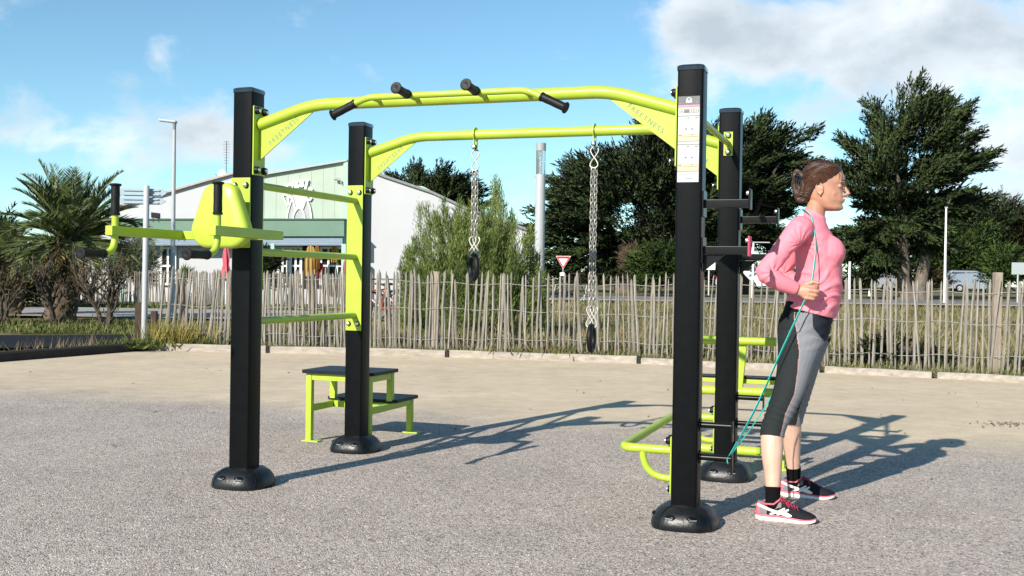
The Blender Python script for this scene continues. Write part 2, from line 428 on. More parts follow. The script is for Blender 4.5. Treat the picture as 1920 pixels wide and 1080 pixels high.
# multi-grip bar in front of the front pull-up bar
gy = -hd - 0.125
m = MB(); P = fillet([(-0.49, gy, 1.992), (-0.425, gy, 2.022), (0.425, gy, 2.022), (0.50, gy, 1.985)], 0.05, 6)
m.tube(P, 0.0165, 14)
for x in (-0.19, 0.17):
    m.tube([(x, gy, 2.022), (x, -hd, 2.020)], 0.014, 10)
    m.tube([(x, gy, 2.022), (x, gy - 0.05, 2.026)], 0.0155, 12)
for s in (-1, 1): m.tube([(s * 0.40, gy, 2.02), (s * 0.40, -hd, 2.02)], 0.012, 8)
gb = m.build('grip_bar', LIME, rig)
def grip(parent, a, b, r=0.0205, flange=0.029, name='hand_grip'):
    a = Vector(a); b = Vector(b); d = (b - a).normalized(); Ln = (b - a).length; m = MB()
    prof = [(r * 1.12, 0), (r * 1.15, 0.008), (r, 0.012)]
    k = 9
    for i in range(1, k): prof += [(r * (1 + 0.02 * math.sin(i * 1.2)), 0.012 + (Ln - 0.03) * i / k)]
    prof += [(r, Ln - 0.014), (flange * 0.9, Ln - 0.011), (flange, Ln - 0.006), (flange * 0.9, Ln - 0.001), (0.012, Ln + 0.001), (0.006, Ln - 0.001)]
    m.lathe(prof, a, d, 20); return m.build(name, RUBBER, parent)
grip(gb, (-0.485, gy, 1.995), (-0.612, gy - 0.01, 1.936)); grip(gb, (0.493, gy, 1.989), (0.622, gy - 0.01, 1.927))
for x in (-0.19, 0.17): grip(gb, (x, gy - 0.02, 2.024), (x, gy - 0.155, 2.034))

# wall bars between the two left posts
lx = -hw + 0.004
for s, (y, z0, z1) in ((1, (-hd + PW + 0.004, 0.78, 1.711)), (-1, (hd - PW - 0.004, 0.78, 1.711))):
    m = MB(); m.box((-hw, y, (z0 + z1) / 2), (0.112, 0.008, z1 - z0), bev=0.003); pl = m.build('ladder_plate', LIME, rig)
    for zz in (z0 + 0.045, z1 - 0.045):
        for dx in (-0.032, 0.032): bolt(pl, (-hw + dx, y + s * 0.004, zz), (0, s, 0))
for z in (1.612, 1.252, 0.878):
    m = MB(); m.tube([(lx, -hd + PW + 0.006, z), (lx, hd - PW - 0.006, z)], 0.0205, 16); m.build('ladder_rung', LIME, rig)

# thin bar between the two right posts
for s, y in ((1, -hd + PW + 0.003), (-1, hd - PW - 0.003)):
    m = MB(); m.box((hw - 0.006, y, 1.914), (0.052, 0.006, 0.135), bev=0.002); pl = m.build('bar_bracket', LIME, rig)
    for zz in (1.962, 1.866): bolt(pl, (hw - 0.006, y + s * 0.003, zz), (0, s, 0))
m = MB(); m.tube([(hw - 0.004, -hd + PW + 0.005, 1.912), (hw - 0.004, hd - PW - 0.005, 1.912)], 0.0165, 14); m.build('side_bar', LIME, rig)

# leg raise station on the front of the left front post
ay = -hd
st = MB(); st.beam((-0.31 - hw + 0.0, ay - 0.165, 1.33), (0.31 - hw, ay - 0.165, 1.33), 0.045, 0.045, bev=0.004)
st.box((-hw, ay - 0.11, 1.33), (0.06, 0.10, 0.06), bev=0.004)
st.box((-hw, ay - PW - 0.005, 1.455), (0.115, 0.010, 0.37), bev=0.003)
st.box((-hw, ay - 0.13, 1.50), (0.05, 0.14, 0.05), bev=0.004)
station = st.build('leg_raise_station', LIME, rig)
for zz in (1.60,):
    for dx in (-0.034, 0.034): bolt(station, (-hw + dx, ay - PW - 0.010, zz), (0, -1, 0))
# back pad: rounded trapezoid, domed
out = fillet([(-0.085, 0, 1.595), (0.085, 0, 1.595), (0.178, 0, 1.36), (0.155, 0, 1.258), (-0.155, 0, 1.258), (-0.178, 0, 1.36), (-0.085, 0, 1.595)], 0.001, 1)
pts2 = [(-0.085, 1.595), (0.085, 1.595), (0.182, 1.335), (0.12, 1.262), (-0.12, 1.262), (-0.182, 1.335)]
cl = [Vector((p[0], 0, p[1])) for p in pts2]
loop = []
for i in range(6):
    a, b, c = cl[i - 1], cl[i], cl[(i + 1) % 6]; d1 = a - b; d2 = c - b; r = 0.055
    p, q = b + d1.normalized() * r, b + d2.normalized() * r
    for k in range(7):
        t = k / 6; loop.append(p * (1 - t) ** 2 + b * (2 * t * (1 - t)) + q * t * t)
cen = Vector((0, 0, 1.41)); m = MB(); n = len(loop); vs = []; fs = []
lay = [(0.93, -0.205), (1.0, -0.213), (1.0, -0.248), (0.965, -0.262), (0.88, -0.271), (0.6, -0.277), (0.02, -0.279)]
for sc, yy in lay:
    for p in loop: q = cen + (p - cen) * sc; vs.append((q.x - hw, ay + yy, q.z))
for i in range(len(lay) - 1):
    for j in range(n): fs.append((i * n + j, i * n + (j + 1) % n, (i + 1) * n + (j + 1) % n, (i + 1) * n + j))
fs.append(tuple(range(n - 1, -1, -1))); fs.append(tuple((len(lay) - 1) * n + j for j in range(n)))
m.add(vs, fs); m.build('back_pad', mat('lime_pad', (0.41, 0.53, 0.05), 0.36, bump=0.04, bscale=200, coat=0.2), station)
for s in (-1, 1):
    x = -hw + s * 0.29
    m = MB(); m.beam((x, ay - 0.17, 1.33), (x, ay - 0.735, 1.33), 0.042, 0.047, bev=0.004); m.build('arm', LIME, station)
    P = fillet([(x, ay - 0.69, 1.42), (x, ay - 0.69, 1.218), (x, ay - 0.79, 1.216)], 0.085, 8)
    m = MB(); m.tube(P, 0.0165, 14); m.build('handle_tube', LIME, station)
    grip(station, (x, ay - 0.69, 1.405), (x, ay - 0.69, 1.558)); grip(station, (x, ay - 0.765, 1.217), (x, ay - 0.925, 1.216))

# black rack arms and band pegs on the two right posts
PINK = mat('pinkish_red_end_plate', (0.62, 0.03, 0.10), 0.45, var=0.1)
for k in 'BD':
    x, y = POSTS[k]; x0 = x + PW
    for i, z in enumerate((1.485, 1.272)):
        m = MB(); m.beam((x0 - 0.002, y, z), (x + 0.266, y, z), 0.038, 0.038, bev=0.003)
        m.box((x0 + 0.004, y, z), (0.008, 0.10, 0.12), bev=0.002)
        if i: m.prism([(x0 + 0.002, y - 0.004, z - 0.02), (x0 + 0.10, y - 0.004, z - 0.02), (x0 + 0.002, y - 0.004, z - 0.10)], (0, 0.008, 0))
        arm = m.build('rack_arm', BLACKM, rig)
        e = MB(); e.box((x + 0.271, y, z + 0.020), (0.009, 0.075, 0.092), bev=0.003, mi=0)
        e.lathe([(0.011, 0), (0.011, 0.008), (0.006, 0.012)], (x + 0.2655, y - 0.018, z + 0.046), (-1, 0, 0), 12, mi=1)
        e.build('end_plate', [PINK if (k == 'B' and i) else BLACKM, CHROME], arm)
    for i, z in enumerate((0.470, 0.322)):
        m = MB(); m.tube([(x0 - 0.002, y, z), (x + 0.205, y, z)], 0.0145, 14); m.lathe([(0.03, 0), (0.03, 0.006)], (x0, y, z), (1, 0, 0), 16)
        pg = m.build('band_peg', BLACKM, rig)
        e = MB(); e.box((x + 0.2085, y, z - 0.024), (0.007, 0.05, 0.092), bev=0.002); e.build('end_plate', BLACKM, pg)

# low push-up bar running between the two right posts on their inner side
zb = 0.344; xo = hw - 0.305
P = fillet([(hw - PW - 0.006, -hd, zb), (xo, -hd, zb), (xo, hd, zb), (hw - PW - 0.006, hd, zb)], 0.07, 8)
m = MB(); m.tube(P, 0.021, 18); pb = m.build('push_up_bar', LIME, rig)
for y in (-hd, hd):
    m = MB(); m.box((hw - PW - 0.004, y, 0.28), (0.008, 0.10, 0.265), bev=0.003); m.build('mounting_plate', LIME, pb)
    for dy in (-0.03, 0.03): capped_bolt(pb, (hw - PW - 0.008, y + dy, 0.392), (-1, 0, 0))
    for dy in (-0.03, 0.03): bolt(pb, (hw - PW - 0.008, y + dy, 0.17), (-1, 0, 0))
    P = fillet([(hw - 0.205, y, zb), (hw - 0.205, y, 0.212), (hw - PW - 0.006, y, 0.212)], 0.125, 10)
    m = MB(); m.tube(P, 0.0165, 14); m.build('brace', LIME, pb)

# instruction panel on the front face of the right front post
def panel():
    x, y = POSTS['B']; fy = y - PW - 0.0012; xc = x - 0.004
    MW = mat('panel_white', (0.43, 0.44, 0.46), 0.35, var=0.03, vscale=12); MG = mat('panel_grey', (0.09, 0.09, 0.10), 0.4, var=0.1)
    MP = mat('panel_pink', (0.48, 0.17, 0.28), 0.4); MY = mat('panel_cream', (0.44, 0.41, 0.27), 0.4); ML = mat('panel_ink', (0.16, 0.16, 0.18), 0.5); MS = mat('panel_sage', (0.20, 0.21, 0.19), 0.4)
    MGr = mat('panel_mid_grey', (0.13, 0.13, 0.14), 0.4)
    b = MB()
    def rect(x0, z0, x1, z1, lvl, mi):   # metres from panel centre line, height
        b.box((xc + (x0 + x1) / 2, fy - 0.0002 - 0.0006 * lvl, (z0 + z1) / 2), (x1 - x0, 0.0008, z1 - z0), mi=mi)
    W = 0.049; zt, zb_ = 1.972, 1.578
    rect(-W, zb_ + 0.003, W, zt, 0, 0)
    H = lambda t: zt - (zt - zb_) * t    # t: 0 top .. 1 bottom
    rect(-W, H(.10), W, H(0), 1, 1)                      # grey header
    b.lathe([(0.013, 0), (0.013, 0.0008)], (xc, fy - 0.0016, H(.045)), (0, -1, 0), 20, mi=0, sx=1.0, sy=1.0)
    b.lathe([(0.006, 0), (0.006, 0.0008)], (xc, fy - 0.0023, H(.035)), (0, -1, 0), 16, mi=6)
    rect(-0.014, H(.076), 0.014, H(.052), 1.6, 0)
    rect(-W + .004, H(.085), -W + .018, H(.072), 2, 6); rect(W - .018, H(.085), W - .004, H(.066), 2, 6)
    rect(-W, H(.128), W, H(.103), 1, 2)                  # pink band
    rect(-W, H(.148), W, H(.132), 1, 3)
    rect(-W + .006, H(.192), W - .004, H(.152), 1, 6)    # pictogram strip
    for i in range(4):
        cx = -W + 0.018 + i * 0.0215; rect(cx - .0085, H(.188), cx + .0085, H(.156), 2, 0 if i != 1 else 1)
        rect(cx - .004, H(.179), cx + .004, H(.166), 3, 6)
    for t0, t1 in ((.225, .515), (.555, .862)):
        rect(-W, H(t0 + .008), W, H(t0 - .004), 1, 5)    # rule above each exercise block
        rect(-W + .001, H(t1), W - .001, H(t1 - .085), 1, 3)
        for dx in (-.012, .016): rect(dx - .004, H(t0 + .16), dx + .004, H(t0 + .145), 2, 6)
        rect(-.006, H(t0 + .03), .002, H(t0 + .02), 2, 6); rect(W - .02, H(t0 + .03), W - .006, H(t0 + .018), 2, 5)
        rect(-W + .004, H(t1 - .062), -W + .018, H(t1 - .072), 2, 6); rect(.012, H(t1 - .064), .024, H(t1 - .072), 2, 6)
        rect(-W + .004, H(t1 - .045), W - .006, H(t1 - .049), 2, 6)
        rect(-W, H(t1 + .008), W, H(t1 + .002), 1, 4)
    for q in range(9): rect(-W + .008 + q * .009, H(.905), -W + .0145 + q * .009, H(.893), 1, 7)
    rect(-.012, H(.955), .02, H(.940), 1, 7)
    b.build('instruction_panel', [MW, MG, MP, MY, ML, MS, MGr, mat('panel_faint', (0.27, 0.29, 0.31), 0.4)], posts['B'], smooth=False)
panel()

# ------------------------------------------------------------------ the two hanging rings on chains
CHAINM = mat('dull_chain_steel', (.34, .33, .30), .5, metal=.55, var=.25, vscale=40)
def chain_ring(u, n_links, label, rot, z_ring_len):
    t = thing('hanging_ring', label, 'exercise ring', RC + U * u + V * hd + Vector((0, 0, 2.02)), TH, 'rings hanging on chains')
    m = MB()
    P = [(0, 0.0355 * math.sin(a), 0.0355 * math.cos(a)) for a in [math.pi * (-0.78 + 1.56 * i / 16) for i in range(17)]]
    P = [(0, 0.016, -0.095)] + [(0, y, z) for x, y, z in P[::-1]] + [(0, -0.016, -0.095)]
    P = [Vector(p) for p in P]
    for i in range(len(P) - 1): m.beam(P[i], P[i + 1] + (P[i + 1] - P[i]).normalized() * .003, 0.022, 0.006, up=(1, 0, 0))
    m.build('hanger_clamp', LIME, t)
    bolt(t, (-0.0, -0.019, -0.078), (0, -1, 0))
    c = MB()
    z = -0.096
    # figure of eight link
    def eight(zt, h, x, w=0.024, tk=0.0042, tilt=0.0):
        pts = []
        for i in range(48):
            a = 2 * math.pi * i / 48
            pts.append((x + w * math.sin(2 * a) * 1.0, 0.006 * math.cos(a) + tilt, zt - h / 2 + h / 2 * math.cos(a)))
        pts.append(pts[0]); c.tube(pts, tk, 7, caps=False)
    eight(z, 0.125, 0.0)
    z -= 0.118
    lk = 0.036; step = 0.026
    for sx in (-0.0115, 0.0115):
        for i in range(n_links):
            zz = z - step * i - lk / 2; ax = (0.35, 1, 0) if i % 2 else (1, -0.4, 0)
            A = Vector(ax).normalized()
            c.torus((sx + 0.002 * math.sin(i * 1.7), 0.002 * math.cos(i * 2.1), zz), 0.0115, 0.0036, A, 16, 6, X=(0, 0, 1), sx=1.55, sy=0.85)
    z -= step * n_links + 0.004
    for sx in (-0.012, 0.012): eight(z, 0.125, sx, 0.022, 0.0048, 0.004)
    z -= 0.118
    c.build('chain', CHAINM, t)
    r = MB(); A = Vector((math.cos(rot), math.sin(rot), 0))
    r.torus((0, 0, z - 0.072), 0.070, 0.0165, A, 40, 14, X=(0, 0, 1), sx=1.05, sy=1.0)
    r.build('ring', RUBBER, t)
chain_ring(-0.387, 16, 'black rubber ring on the shorter chain, in front of the feathery green shrub', R(38), 0)
chain_ring(0.377, 32, 'black rubber ring on the longer chain, hanging low near the timber edging', R(4), 0)

# ------------------------------------------------------------------ step platform behind the left posts (local x along the treads, y towards the lower step)
t = thing('step_platform', 'lime green two-step box with black treads standing behind the left posts', 'step platform', (-1.366, 7.325, 0), TH)
SW, SD, ZT, ZL, LG = 0.445, 0.660, 0.478, 0.262, 0.042
TREAD = mat('black_tread', (0.008, 0.010, 0.016), 0.45, bump=0.2, bscale=160, var=0.3, spec=0.2)
for (x, y, z0, z1) in ((0, 0, 0, ZT), (SW, 0, 0, ZT), (0, SD, 0, ZL), (SW, SD, 0, ZL), (0, SD / 2, ZL, ZT), (SW, SD / 2, ZL, ZT)):
    m = MB(); m.box((x, y, (z0 + z1) / 2 - .006), (LG, LG, z1 - z0 - .012), bev=0.004)
    if z0 == 0: m.box((x + 0.02, y - 0.0, 0.005), (0.125, 0.075, 0.010), bev=0.003)
    m.build('leg', LIME, t)
m = MB(); h = 0.045
for x in (0, SW):
    m.beam((x, LG / 2 + .001, ZL - .036), (x, SD - LG / 2 - .001, ZL - .036), 0.036, h, bev=.003)
    m.beam((x, LG / 2 + .001, ZT - .036), (x, SD / 2 - LG / 2 - .001, ZT - .036), 0.036, h, bev=.003)
for y, z in ((0, ZT), (SD / 2, ZT), (SD, ZL)): m.beam((LG / 2 + .001, y, z - .036), (SW - LG / 2 - .001, y, z - .036), 0.036, h, bev=.003)
m.beam((LG / 2, SD / 2 - .02, ZL - .036), (SW - LG / 2, SD / 2 - .02, ZL - .036), 0.03, h, bev=.003)
m.build('frame', LIME, t)
for y0, y1, z in ((-0.045, SD / 2 + 0.04, ZT), (SD / 2 - 0.01, SD + 0.05, ZL)):
    a = fillet([(-0.05, y0, z - .012), (SW + .05, y0, z - .012), (SW + .05, y1, z - .012), (-.05, y1, z - .012), (-.05, (y0 + y1) / 2, z - .012)], 0.03, 4)
    a = a[:]; m = MB(); m.prism([(-.05, (y0 + y1) / 2, z - .012)] + a[:-1] if False else [(-.05 + .02, y0, z - .012), (SW + .03, y0, z - .012), (SW + .05, y0 + .02, z - .012), (SW + .05, y1 - .02, z - .012), (SW + .03, y1, z - .012), (-.03, y1, z - .012), (-.05, y1 - .02, z - .012), (-.05, y0 + .02, z - .012)], (0, 0, .022))
    m.build('tread', TREAD, t)

# ------------------------------------------------------------------ low bench frame behind the right posts
bc = Vector((1.42, 6.97, 0))
t = thing('low_exercise_bench', 'low lime green bench frame of tubular crossbars behind the right posts and the woman', 'exercise bench', bc, TH)
m = MB(); m.tube(fillet([(-0.02, 0, 0.745), (-0.02, 0, 0.40), (-0.06, 0, 0.06)], .05, 4), 0.0, 4) if False else None
m = MB(); m.beam((0.085, 0.0, 0.735), (0.058, 0.0, 0.41), 0.05, 0.042, up=(0, 1, 0), bev=.006); m.beam((0.03, 0.0, 0.41), (0.01, 0, 0.05), 0.05, 0.04, up=(0, 1, 0), bev=.006); m.build('upright', LIME, t)
for z, x0, x1, r in ((0.752, -0.34, 0.295, 0.028), (0.425, -0.34, 0.290, 0.029), (0.045, -0.34, 0.205, 0.029)):
    m = MB(); m.tube([(x0, -0.03, z), (x1, -0.03, z)], r, 18); m.build('crossbar', LIME, t)
m = MB(); m.box((0.0, 0.06, 0.512), (0.62, 0.07, 0.018), bev=.005); m.build('seat_board', TREAD, t)
m = MB(); m.box((0.0, 0.06, 0.486), (0.58, 0.05, 0.030), bev=.004); m.beam((-0.25, 0.05, 0.47), (-0.25, 0.05, 0.02), 0.05, 0.04, up=(0, 1, 0), bev=.004); m.build('frame', LIME, t)
m = MB(); m.beam((0.37, -0.37, 0.0), (0.37, -0.37, 0.30), 0.04, 0.04, up=(0, 1, 0), bev=.004); m.box((0.37, -0.37, 0.006), (.10, .12, .012), bev=.003)
m.beam((0.37, -0.35, 0.10), (0.19, -0.03, 0.05), 0.036, 0.036, bev=.003); m.build('leg', LIME, t)
# ------------------------------------------------------------------ the person (local axes: x the way she faces, y to her left)
WO = Vector((1.355, 5.38, 0))
person = thing('person', 'woman in a pink long-sleeved top and grey capri leggings leaning forward against a turquoise band', 'person', WO, TH)
SKIN = mat('skin', (0.45, 0.225, 0.150), 0.5, var=0.17, vscale=22, bump=0.10, bscale=220, sss=0.12)
PALESKIN = mat('pale_leg_skin', (0.59, 0.36, 0.272), 0.5, var=0.10, vscale=9, bump=0.05, bscale=260, sss=0.12)
LIPS = mat('lips', (0.36, 0.12, 0.10), 0.45)
HAIRM = mat('brown_hair', (0.048, 0.019, 0.010), 0.42, var=0.8, vscale=20, bump=0.5, bscale=60, stretch=(0.35, 2.2, 4.5), spec=0.6)
def loft(m, secs, n=28, ref=(0, 1, 0), mi=0):
    """closed loft through sections (centre, side radius along ref, other radius) with tilted section planes given by explicit axes"""
    vs = []; fs = []
    for c, A, B in secs:
        c = Vector(c); A = Vector(A); B = Vector(B)
        for j in range(n):
            a = 2 * math.pi * j / n; vs.append(c + A * math.cos(a) + B * math.sin(a))
    k = len(secs)
    for i in range(k - 1):
        for j in range(n): fs.append((i * n + j, i * n + (j + 1) % n, (i + 1) * n + (j + 1) % n, (i + 1) * n + j))
    fs.append(tuple(range(n - 1, -1, -1))); fs.append(tuple((k - 1) * n + j for j in range(n)))
    m.add(vs, fs, mi)
def dense(rows, per=5):
    """Catmull-Rom resampling of rows of numbers"""
    a = np.array(rows, float); out = []
    k = len(a)
    for i in range(k - 1):
        p0, p1, p2, p3 = a[max(i - 1, 0)], a[i], a[i + 1], a[min(i + 2, k - 1)]
        for q in range(per):
            t = q / per
            out.append(0.5 * ((2 * p1) + (-p0 + p2) * t + (2 * p0 - 5 * p1 + 4 * p2 - p3) * t * t + (-p0 + 3 * p1 - 3 * p2 + p3) * t ** 3))
    out.append(a[-1]); return out
def bf(rows, l=0.03, per=5, grow=0.0):
    """sections from (back f, back z, front f, front z, side radius)"""
    secs = []
    for r in dense(rows, per):
        b = Vector((r[0], 0, r[1])); f = Vector((r[2], 0, r[3])); c = (b + f) / 2; h = (f - b) / 2
        c.y = l; secs.append((c, h * (1 + grow), (0, r[4] * (1 + grow), 0)))
    return secs
def limb(m, rows, grow=0.0, per=5, n=20):
    """limb from (f, l, z, radius fore-aft, radius lateral)"""
    D = dense(rows, per); P = [Vector(d[:3]) for d in D]; secs = []
    for i, d in enumerate(D):
        T = (P[min(i + 1, len(P) - 1)] - P[max(i - 1, 0)]).normalized()
        S = Vector((0, 1, 0)); S = (S - T * S.dot(T)).normalized(); F = S.cross(T)
        secs.append((P[i], F * (d[3] + grow), S * (d[4] + grow)))
    loft(m, secs, n)
def fuse(m, name, mats, parent, voxel, smooth=3, deform=None, paint=None, cut=None):
    """one continuous skin round all volumes collected in m"""
    me = bpy.data.meshes.new('tmp'); me.from_pydata(m.v, [], m.f)
    bm = bmesh.new(); bm.from_mesh(me); bmesh.ops.recalc_face_normals(bm, faces=bm.faces); bm.to_mesh(me); bm.free()
    o = bpy.data.objects.new('tmp', me); COL.objects.link(o)
    md = o.modifiers.new('r', 'REMESH'); md.mode = 'VOXEL'; md.voxel_size = voxel
    sm = o.modifiers.new('s', 'SMOOTH'); sm.iterations = smooth; sm.factor = 0.5
    dg = bpy.context.evaluated_depsgraph_get(); dg.update()
    r = bpy.data.meshes.new_from_object(o.evaluated_get(dg)); bpy.data.objects.remove(o)
    r.name = name; r.materials.clear()
    for x in (mats if isinstance(mats, (list, tuple)) else [mats]): r.materials.append(x)
    nv = len(r.vertices); co = np.empty(nv * 3); r.vertices.foreach_get('co', co); co = co.reshape(-1, 3)
    if deform is not None:
        no = np.empty(nv * 3); r.vertices.foreach_get('normal', no); no = no.reshape(-1, 3)
        co = co + no * deform(co, no)[:, None]; r.vertices.foreach_set('co', co.ravel())
    if paint is not None:
        nf = len(r.polygons); ce = np.empty(nf * 3); r.polygons.foreach_get('center', ce); ce = ce.reshape(-1, 3)
        fn = np.empty(nf * 3); r.polygons.foreach_get('normal', fn)
        r.polygons.foreach_set('material_index', paint(ce, fn.reshape(-1, 3)).astype(np.int32))
    r.polygons.foreach_set('use_smooth', np.ones(len(r.polygons), bool)); r.update()
    return link(name, r, parent)

LEG_R = [(.10, -.07, .87, .112, .088), (.078, -.10, .74, .084, .086), (.055, -.145, .62, .070, .073), (.014, -.185, .505, .058, .057),
         (-.015, -.21, .42, .053, .052), (-.016, -.235, .33, .053, .051), (-.008, -.26, .22, .041, .040), (-.004, -.278, .14, .033, .032), (-.004, -.285, .085, .031, .029)]
LEG_L = [(.115, .13, .87, .112, .088), (.095, .165, .74, .084, .086), (.075, .205, .62, .068, .072), (.053, .245, .505, .057, .057),
         (.033, .27, .42, .053, .053), (.030, .295, .32, .050, .049), (.036, .318, .22, .041, .040), (.041, .336, .14, .035, .033), (.042, .343, .085, .031, .029)]
ARM_R = [(.098, -.095, 1.400, .056, .052), (.083, -.150, 1.382, .054, .051), (.022, -.203, 1.300, .043, .042), (-.036, -.240, 1.215, .040, .039), (-.058, -.250, 1.178, .042, .042),
         (-.012, -.245, 1.143, .040, .038), (.040, -.225, 1.117, .034, .033), (.085, -.207, 1.097, .027, .023)]
ARM_L = [(.10, .16, 1.405, .060, .055), (.085, .215, 1.385, .058, .055), (.030, .265, 1.300, .047, .046), (-.015, .300, 1.215, .042, .041), (-.030, .310, 1.180, .042, .042),
         (.012, .305, 1.143, .040, .038), (.060, .285, 1.117, .034, .033), (.103, .267, 1.097, .027, .023)]
TORSO = [(.012, 1.018, .256, .955, .168), (.024, 1.055, .268, 1.00, .158), (.045, 1.10, .280, 1.07, .144), (.058, 1.17, .283, 1.15, .135), (.058, 1.24, .280, 1.23, .140),
         (.052, 1.30, .270, 1.29, .150), (.052, 1.37, .240, 1.36, .152), (.068, 1.42, .216, 1.40, .132), (.086, 1.455, .205, 1.425, .098), (.094, 1.480, .199, 1.440, .066), (.098, 1.496, .195, 1.448, .055)]
HY = 0.03      # the head's lateral place
HEAD = [  # z, front, back, half width
    (1.488, .262, .205, .014), (1.494, .274, .185, .032), (1.505, .2795, .160, .045), (1.518, .2770, .140, .052), (1.528, .2790, .130, .056), (1.541, .2830, .118, .060), (1.556, .2805, .106, .063),
    (1.585, .2780, .098, .067), (1.604, .2775, .092, .069), (1.615, .2800, .090, .070), (1.632, .2880, .087, .0715), (1.66, .2850, .085, .0725), (1.690, .2695, .091, .069), (1.710, .2470, .106, .058), (1.724, .210, .140, .036), (1.731, .185, .165, .012)]
def head_secs(rows, grow=0.0, hw_add=0.0, n=36, box=1.0):
    D = dense(rows, 4); vs = []; fs = []
    for r in D:
        z, f, b, h = r; c = b + (f - b) * 0.46
        for j in range(n):
            a = 2 * math.pi * j / n; ca, sa = math.cos(a), math.sin(a)
            if box != 1.0 and ca > 0: ca = ca ** box
            x = c + (ca * (f - c) if ca > 0 else ca * (c - b)) * (1 + grow)
            taper = 1 - 0.16 * max(0, ca) ** 1.5
            vs.append((x, HY + math.copysign(abs(sa) ** 0.92, sa) * (h + hw_add) * taper, z))
    k = len(D)
    for i in range(k - 1):
        for j in range(n): fs.append((i * n + j, i * n + (j + 1) % n, (i + 1) * n + (j + 1) % n, (i + 1) * n + j))
    fs.append(tuple(range(n - 1, -1, -1))); fs.append(tuple((k - 1) * n + j for j in range(n)))
    return vs, fs
m = MB(); m.add(*head_secs(HEAD))
# neck
limb(m, [(.142, HY, 1.40, .060, .070), (.146, HY, 1.455, .050, .052), (.152, HY, 1.50, .047, .047), (.165, HY, 1.545, .052, .050)], 0, 4, 24)
# nose, brow, lips, chin, cheeks, ears
m.tube([(.2800, HY, 1.634), (.2825, HY, 1.614), (.2925, HY, 1.594), (.3030, HY, 1.5765)], [.0080, .0072, .0082, .0095], 10)
m.ball((.3035, HY, 1.5735), (.0105, .0095, .0085)); m.tube([(.300, HY, 1.572), (.283, HY, 1.559)], [.007, .008], 8)
for s in (-1, 1):
    m.ball((.2905, HY + s * .0105, 1.5675), (.011, .0065, .0075)); m.ball((.225, HY + s * .034, 1.572), (.030, .022, .032))
    m.ball((.276, HY + s * .026, 1.630), (.011, .020, .006)); m.ball((.2655, HY + s * .030, 1.606), (.012, .014, .006))
    m.ball((.2620, HY + s * .031, 1.611), (.0105, .0120, .0085))
    # ear
    e = Vector((.171, HY + s * .0725, 1.596)); X = Vector((.95, s * .32, .16)); Z = Vector((-.18, 0, 1))
    m.torus(e, .0155, .0042, (0, 1, 0), 20, 8, X=Z, sx=1.75, sy=1.0); m.ball(e - Vector((0, s * .003, 0)), (.013, .005, .024)); m.ball(e + Vector((.004, s * .001, -.028)), (.007, .005, .010))
    m.ball(e + Vector((.012, 0, -.004)), (.005, .006, .010))
m.ball((.2845, HY, 1.5440), (.0060, .020, .0045)); m.ball((.2820, HY, 1.5350), (.0060, .018, .0050)); m.ball((.2715, HY, 1.505), (.012, .016, .012))
# torso, arms, legs under the clothes
loft(m, [(c, Vector(A) * .93, Vector(B) * .93) for c, A, B in bf(TORSO[:-2])])
loft(m, [(c, Vector(A) * .93, Vector(B) * .93) for c, A, B in bf([(.012, 1.02, .245, .97, .160), (-.018, .93, .236, .93, .170), (-.020, .87, .222, .87, .172), (.0, .81, .195, .81, .15)])])
for a in (ARM_R, ARM_L, LEG_R, LEG_L): limb(m, a)
# hands: palm, four curled fingers, thumb
def hand(w, lat, k):
    """w wrist, lat = outward side sign, fist round a roughly upright band"""
    w = Vector(w)
    def p(f, l, z): return w + Vector((f, lat * l, z))
    m.tube([p(-.012, 0, 0), p(.012, .002, -.002), p(.032, .006, -.006), p(.052, .008, -.009)], [(.021, .018), (.026, .0165), (.036, .016), (.037, .0145)], 16, ref=(0, 0, 1))
    zs = (.020, .001, -.018, -.035); L1 = (.036, .040, .037, .030); rr = (.0098, .0100, .0095, .0083)
    for i in range(4):
        z = zs[i]; f0 = .050 - .004 * abs(i - 1); d = L1[i]; r = rr[i]
        path = [p(f0 - .012, .012, z), p(f0, .013, z), p(f0 + d * .55, .012, z - .003), p(f0 + d * .95, .008, z - .005), p(f0 + d * 1.04, -.006, z - .006), p(f0 + d * .92, -.018, z - .007), p(f0 + d * .52, -.023, z - .007), p(f0 + d * .25, -.020, z - .007)]
        m.tube([Vector(q) for q in fillet(path, .008, 3)], r, 10); m.ball(p(f0 + d * .25, -.020, z - .007), r); m.ball(p(f0, .0145, z), (.010, .008, .0098)); m.ball(p(f0 + d * .97, .003, z - .005), r * 1.04)
    path = [p(.010, -.010, .012), p(.030, -.014, .026), p(.054, -.013, .0385), p(.074, -.008, .0405), p(.090, -.002, .036)]
    tp = dense([tuple(q) for q in path], 4); m.tube([Vector(q) for q in tp], [.0155 - .0065 * i / (len(tp) - 1) for i in range(len(tp))], 10); m.ball(path[-1], .0092)
hand((.092, -.205, 1.093), -1, 0); hand((.110, .265, 1.093), 1, 1)
def face_paint(c, n):
    mi = np.zeros(len(c), int); y = np.abs(c[:, 1] - HY)
    mi[(c[:, 0] > .2775) & (y < .021) & (c[:, 2] > 1.5285) & (c[:, 2] < 1.5485) & (c[:, 2] < 1.5495 - y * .25) & (c[:, 2] > 1.528 + y * .25)] = 1
    mi[c[:, 2] < .65] = 2
    return mi
body = fuse(m, 'body', [SKIN, LIPS, PALESKIN], person, 0.0028, 3, None, face_paint)
